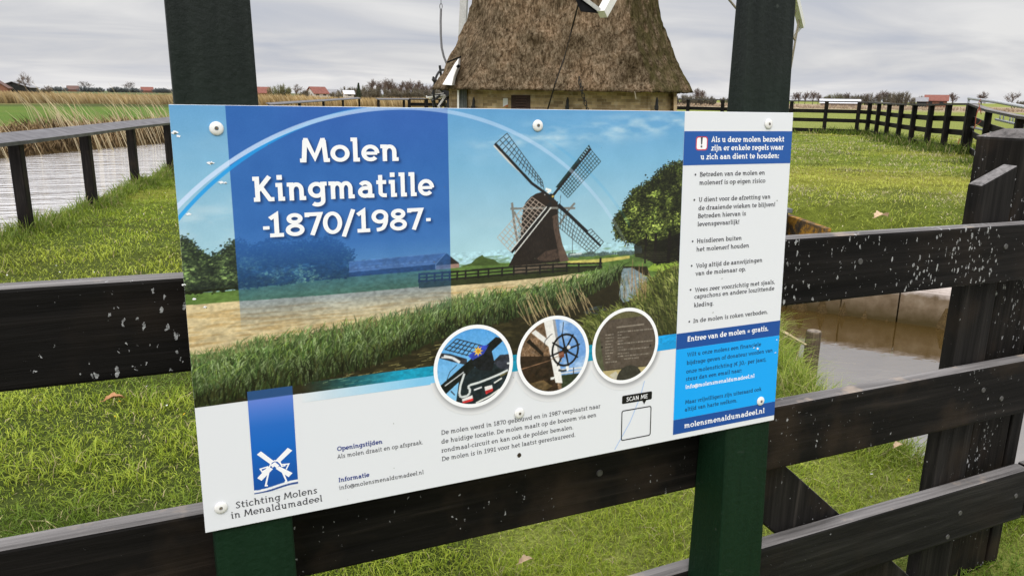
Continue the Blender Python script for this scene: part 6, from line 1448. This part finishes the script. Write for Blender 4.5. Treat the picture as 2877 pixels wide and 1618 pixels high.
# longer tufts round post feet, along the yard fence and at the ditch edge
def tufts(centres, per, rad, h, name, seed, cols, wmul=1.0, lean=.45):
    r = np.random.default_rng(seed); P = []; Hh = []; W = []
    for (x, y, s_) in centres:
        k = int(per * s_); q = r.normal(size=(k, 2)) * rad * s_; P.append(np.c_[x + q[:, 0], y + q[:, 1]]); R0 = math.hypot(x, y + 1.2); Hh.append(h * s_ * (.4 + .8 * r.random(k)) * np.exp(-(q ** 2).sum(1) / (2 * (rad * s_ * 1.2) ** 2))); W.append(np.full(k, .0042 * max(R0 / 3.4, .9) ** .8 * wmul))
    P = np.concatenate(P); Hh = np.concatenate(Hh); W = np.concatenate(W); z = terrain(P[:, 0], P[:, 1]); ok = z > WATER + .03; P, Hh, W, z = P[ok], Hh[ok], W[ok], z[ok]; n = len(P); k = r.random((n, 1)); c = np.array(cols[0]) * (1 - k) + np.array(cols[1]) * k; s_ = (r.random(n) < .10)[:, None]; c = np.where(s_, np.array((.40, .34, .17)), c)
    blades(np.c_[P, z - .01], Hh, W, r.normal(size=(n, 2)) * lean, c, name, mat=M['grass'], r=r)
tufts([(p[0], p[1], .9 + .3 * random.random()) for p in cp[2:]] + [(*(C0 + CD * s_ + CN * (.0 + .12 * random.random())), .55 + .4 * random.random()) for s_ in np.arange(-3, 7, .33)], 300, .22, .27, 'bank_tufts', 41, ((.10, .165, .02), (.27, .34, .06)))
tufts([(b[0] + random.gauss(0, .25), b[1] - .15 + random.gauss(0, .2), .8 + .5 * random.random()) for b in base[5:-1] for _ in range(3)] + [(b[0], b[1] - .1, .7) for b in base[:6]], 150, .30, .30, 'fence_tufts', 42, ((.06, .105, .012), (.17, .23, .03)))
tufts([(2.92, .95, .8), (2.95, 1.35, .9), (3.03, 1.65, 1.0), (3.15, 1.95, 1.0), (3.3, 2.2, .9), (3.5, 2.5, .8), (2.9, .4, .7), (3.75, 2.95, .8), (3.85, 2.75, 1.0), (3.7, 2.6, 1.0), (4.0, 3.0, .9), (3.95, 2.6, .9)], 900, .17, .26, 'ditch_edge_grass', 43, ((.14, .22, .02), (.36, .42, .07)), .85, .7)
# daisies and dandelion heads
n = 420; r = np.random.default_rng(55); R_ = np.exp(r.uniform(math.log(2.6), math.log(16), n)); a = np.radians(r.uniform(-14, 62, n)); x = R_ * np.sin(a); y = -1.22 + R_ * np.cos(a); z = terrain(x, y); ok = (z > -.12) & (N2(x * .6, y * .6) > .48); x, y, z = x[ok], y[ok], z[ok]; n = len(x)
q = .0045 + .0035 * r.random(n); V = np.stack([np.c_[x + q * math.cos(t_), y + q * math.sin(t_), z + .042 + .015 * r.random(n)] for t_ in (0, 1.57, 3.14, 4.71)], 1).reshape(-1, 3); b = np.arange(n) * 4
me = raw_mesh('daisies', V, quads=np.c_[b, b + 1, b + 2, b + 3], col=np.repeat(np.where((r.random(n) < .12)[:, None], np.array((.62, .45, .03)), np.array((.72, .72, .68))), 4, 0)); tag(link('daisies', me, M['straw']), kind='stuff')
# dry leaves lying on the grass
M['leaf'] = simple('dry_leaf', (.40, .21, .10), .8, .25, 40, .2); M['leaf_p'] = simple('pale_dry_leaf', (.52, .38, .24), .8, .2, 40, .2)
def leaf(px, py, size, mat, label, zb=.045, curl=.5):
    g = on_z(px, py, zb); o = empty('dry_leaf', g, label, 'leaf'); r = np.random.default_rng(int(px)); mb = MB(); n = 9; pts = []
    for side in (1, -1):
        for i in range(n):
            t_ = i / (n - 1); w_ = math.sin(PI * t_) ** .7 * .42 * (1 + .25 * math.sin(t_ * 17)) * side; pts.append(g + size * np.array(((t_ - .5) * 1.2, w_ * (1 - curl * .5), .12 + abs(w_) * curl + .25 * math.sin(t_ * 3.0 + side * .5) * curl)))
    mid = [g + size * np.array(((i / (n - 1) - .5) * 1.2, 0, .10 + .25 * curl * math.sin(i / (n - 1) * 3.0))) for i in range(n)]
    for s_ in (0, n):
        for i in range(n - 1): mb.add([mid[i], mid[i + 1], pts[s_ + i + 1], pts[s_ + i]], [(0, 1, 2, 3)])
    ob = mb.build('blade', mat, o); st = MB(); st.tube([mid[0], mid[0] + size * np.array((-.25, -.1, .02))], size * .02, 5); st.build('stalk', mat, o)
leaf(322, 1126, .075, M['leaf'], 'curled brown leaf on the grass below the upper board at left'); leaf(1478, 1580, .045, M['leaf_p'], 'pale dry leaf on the grass under the panel near the bottom edge'); leaf(2524, 1256, .05, M['leaf_p'], 'pale dry leaf on the grass right of the green post'); leaf(2475, 615, .16, M['leaf_p'], 'pale dry leaf on the lawn above the right board', .36)
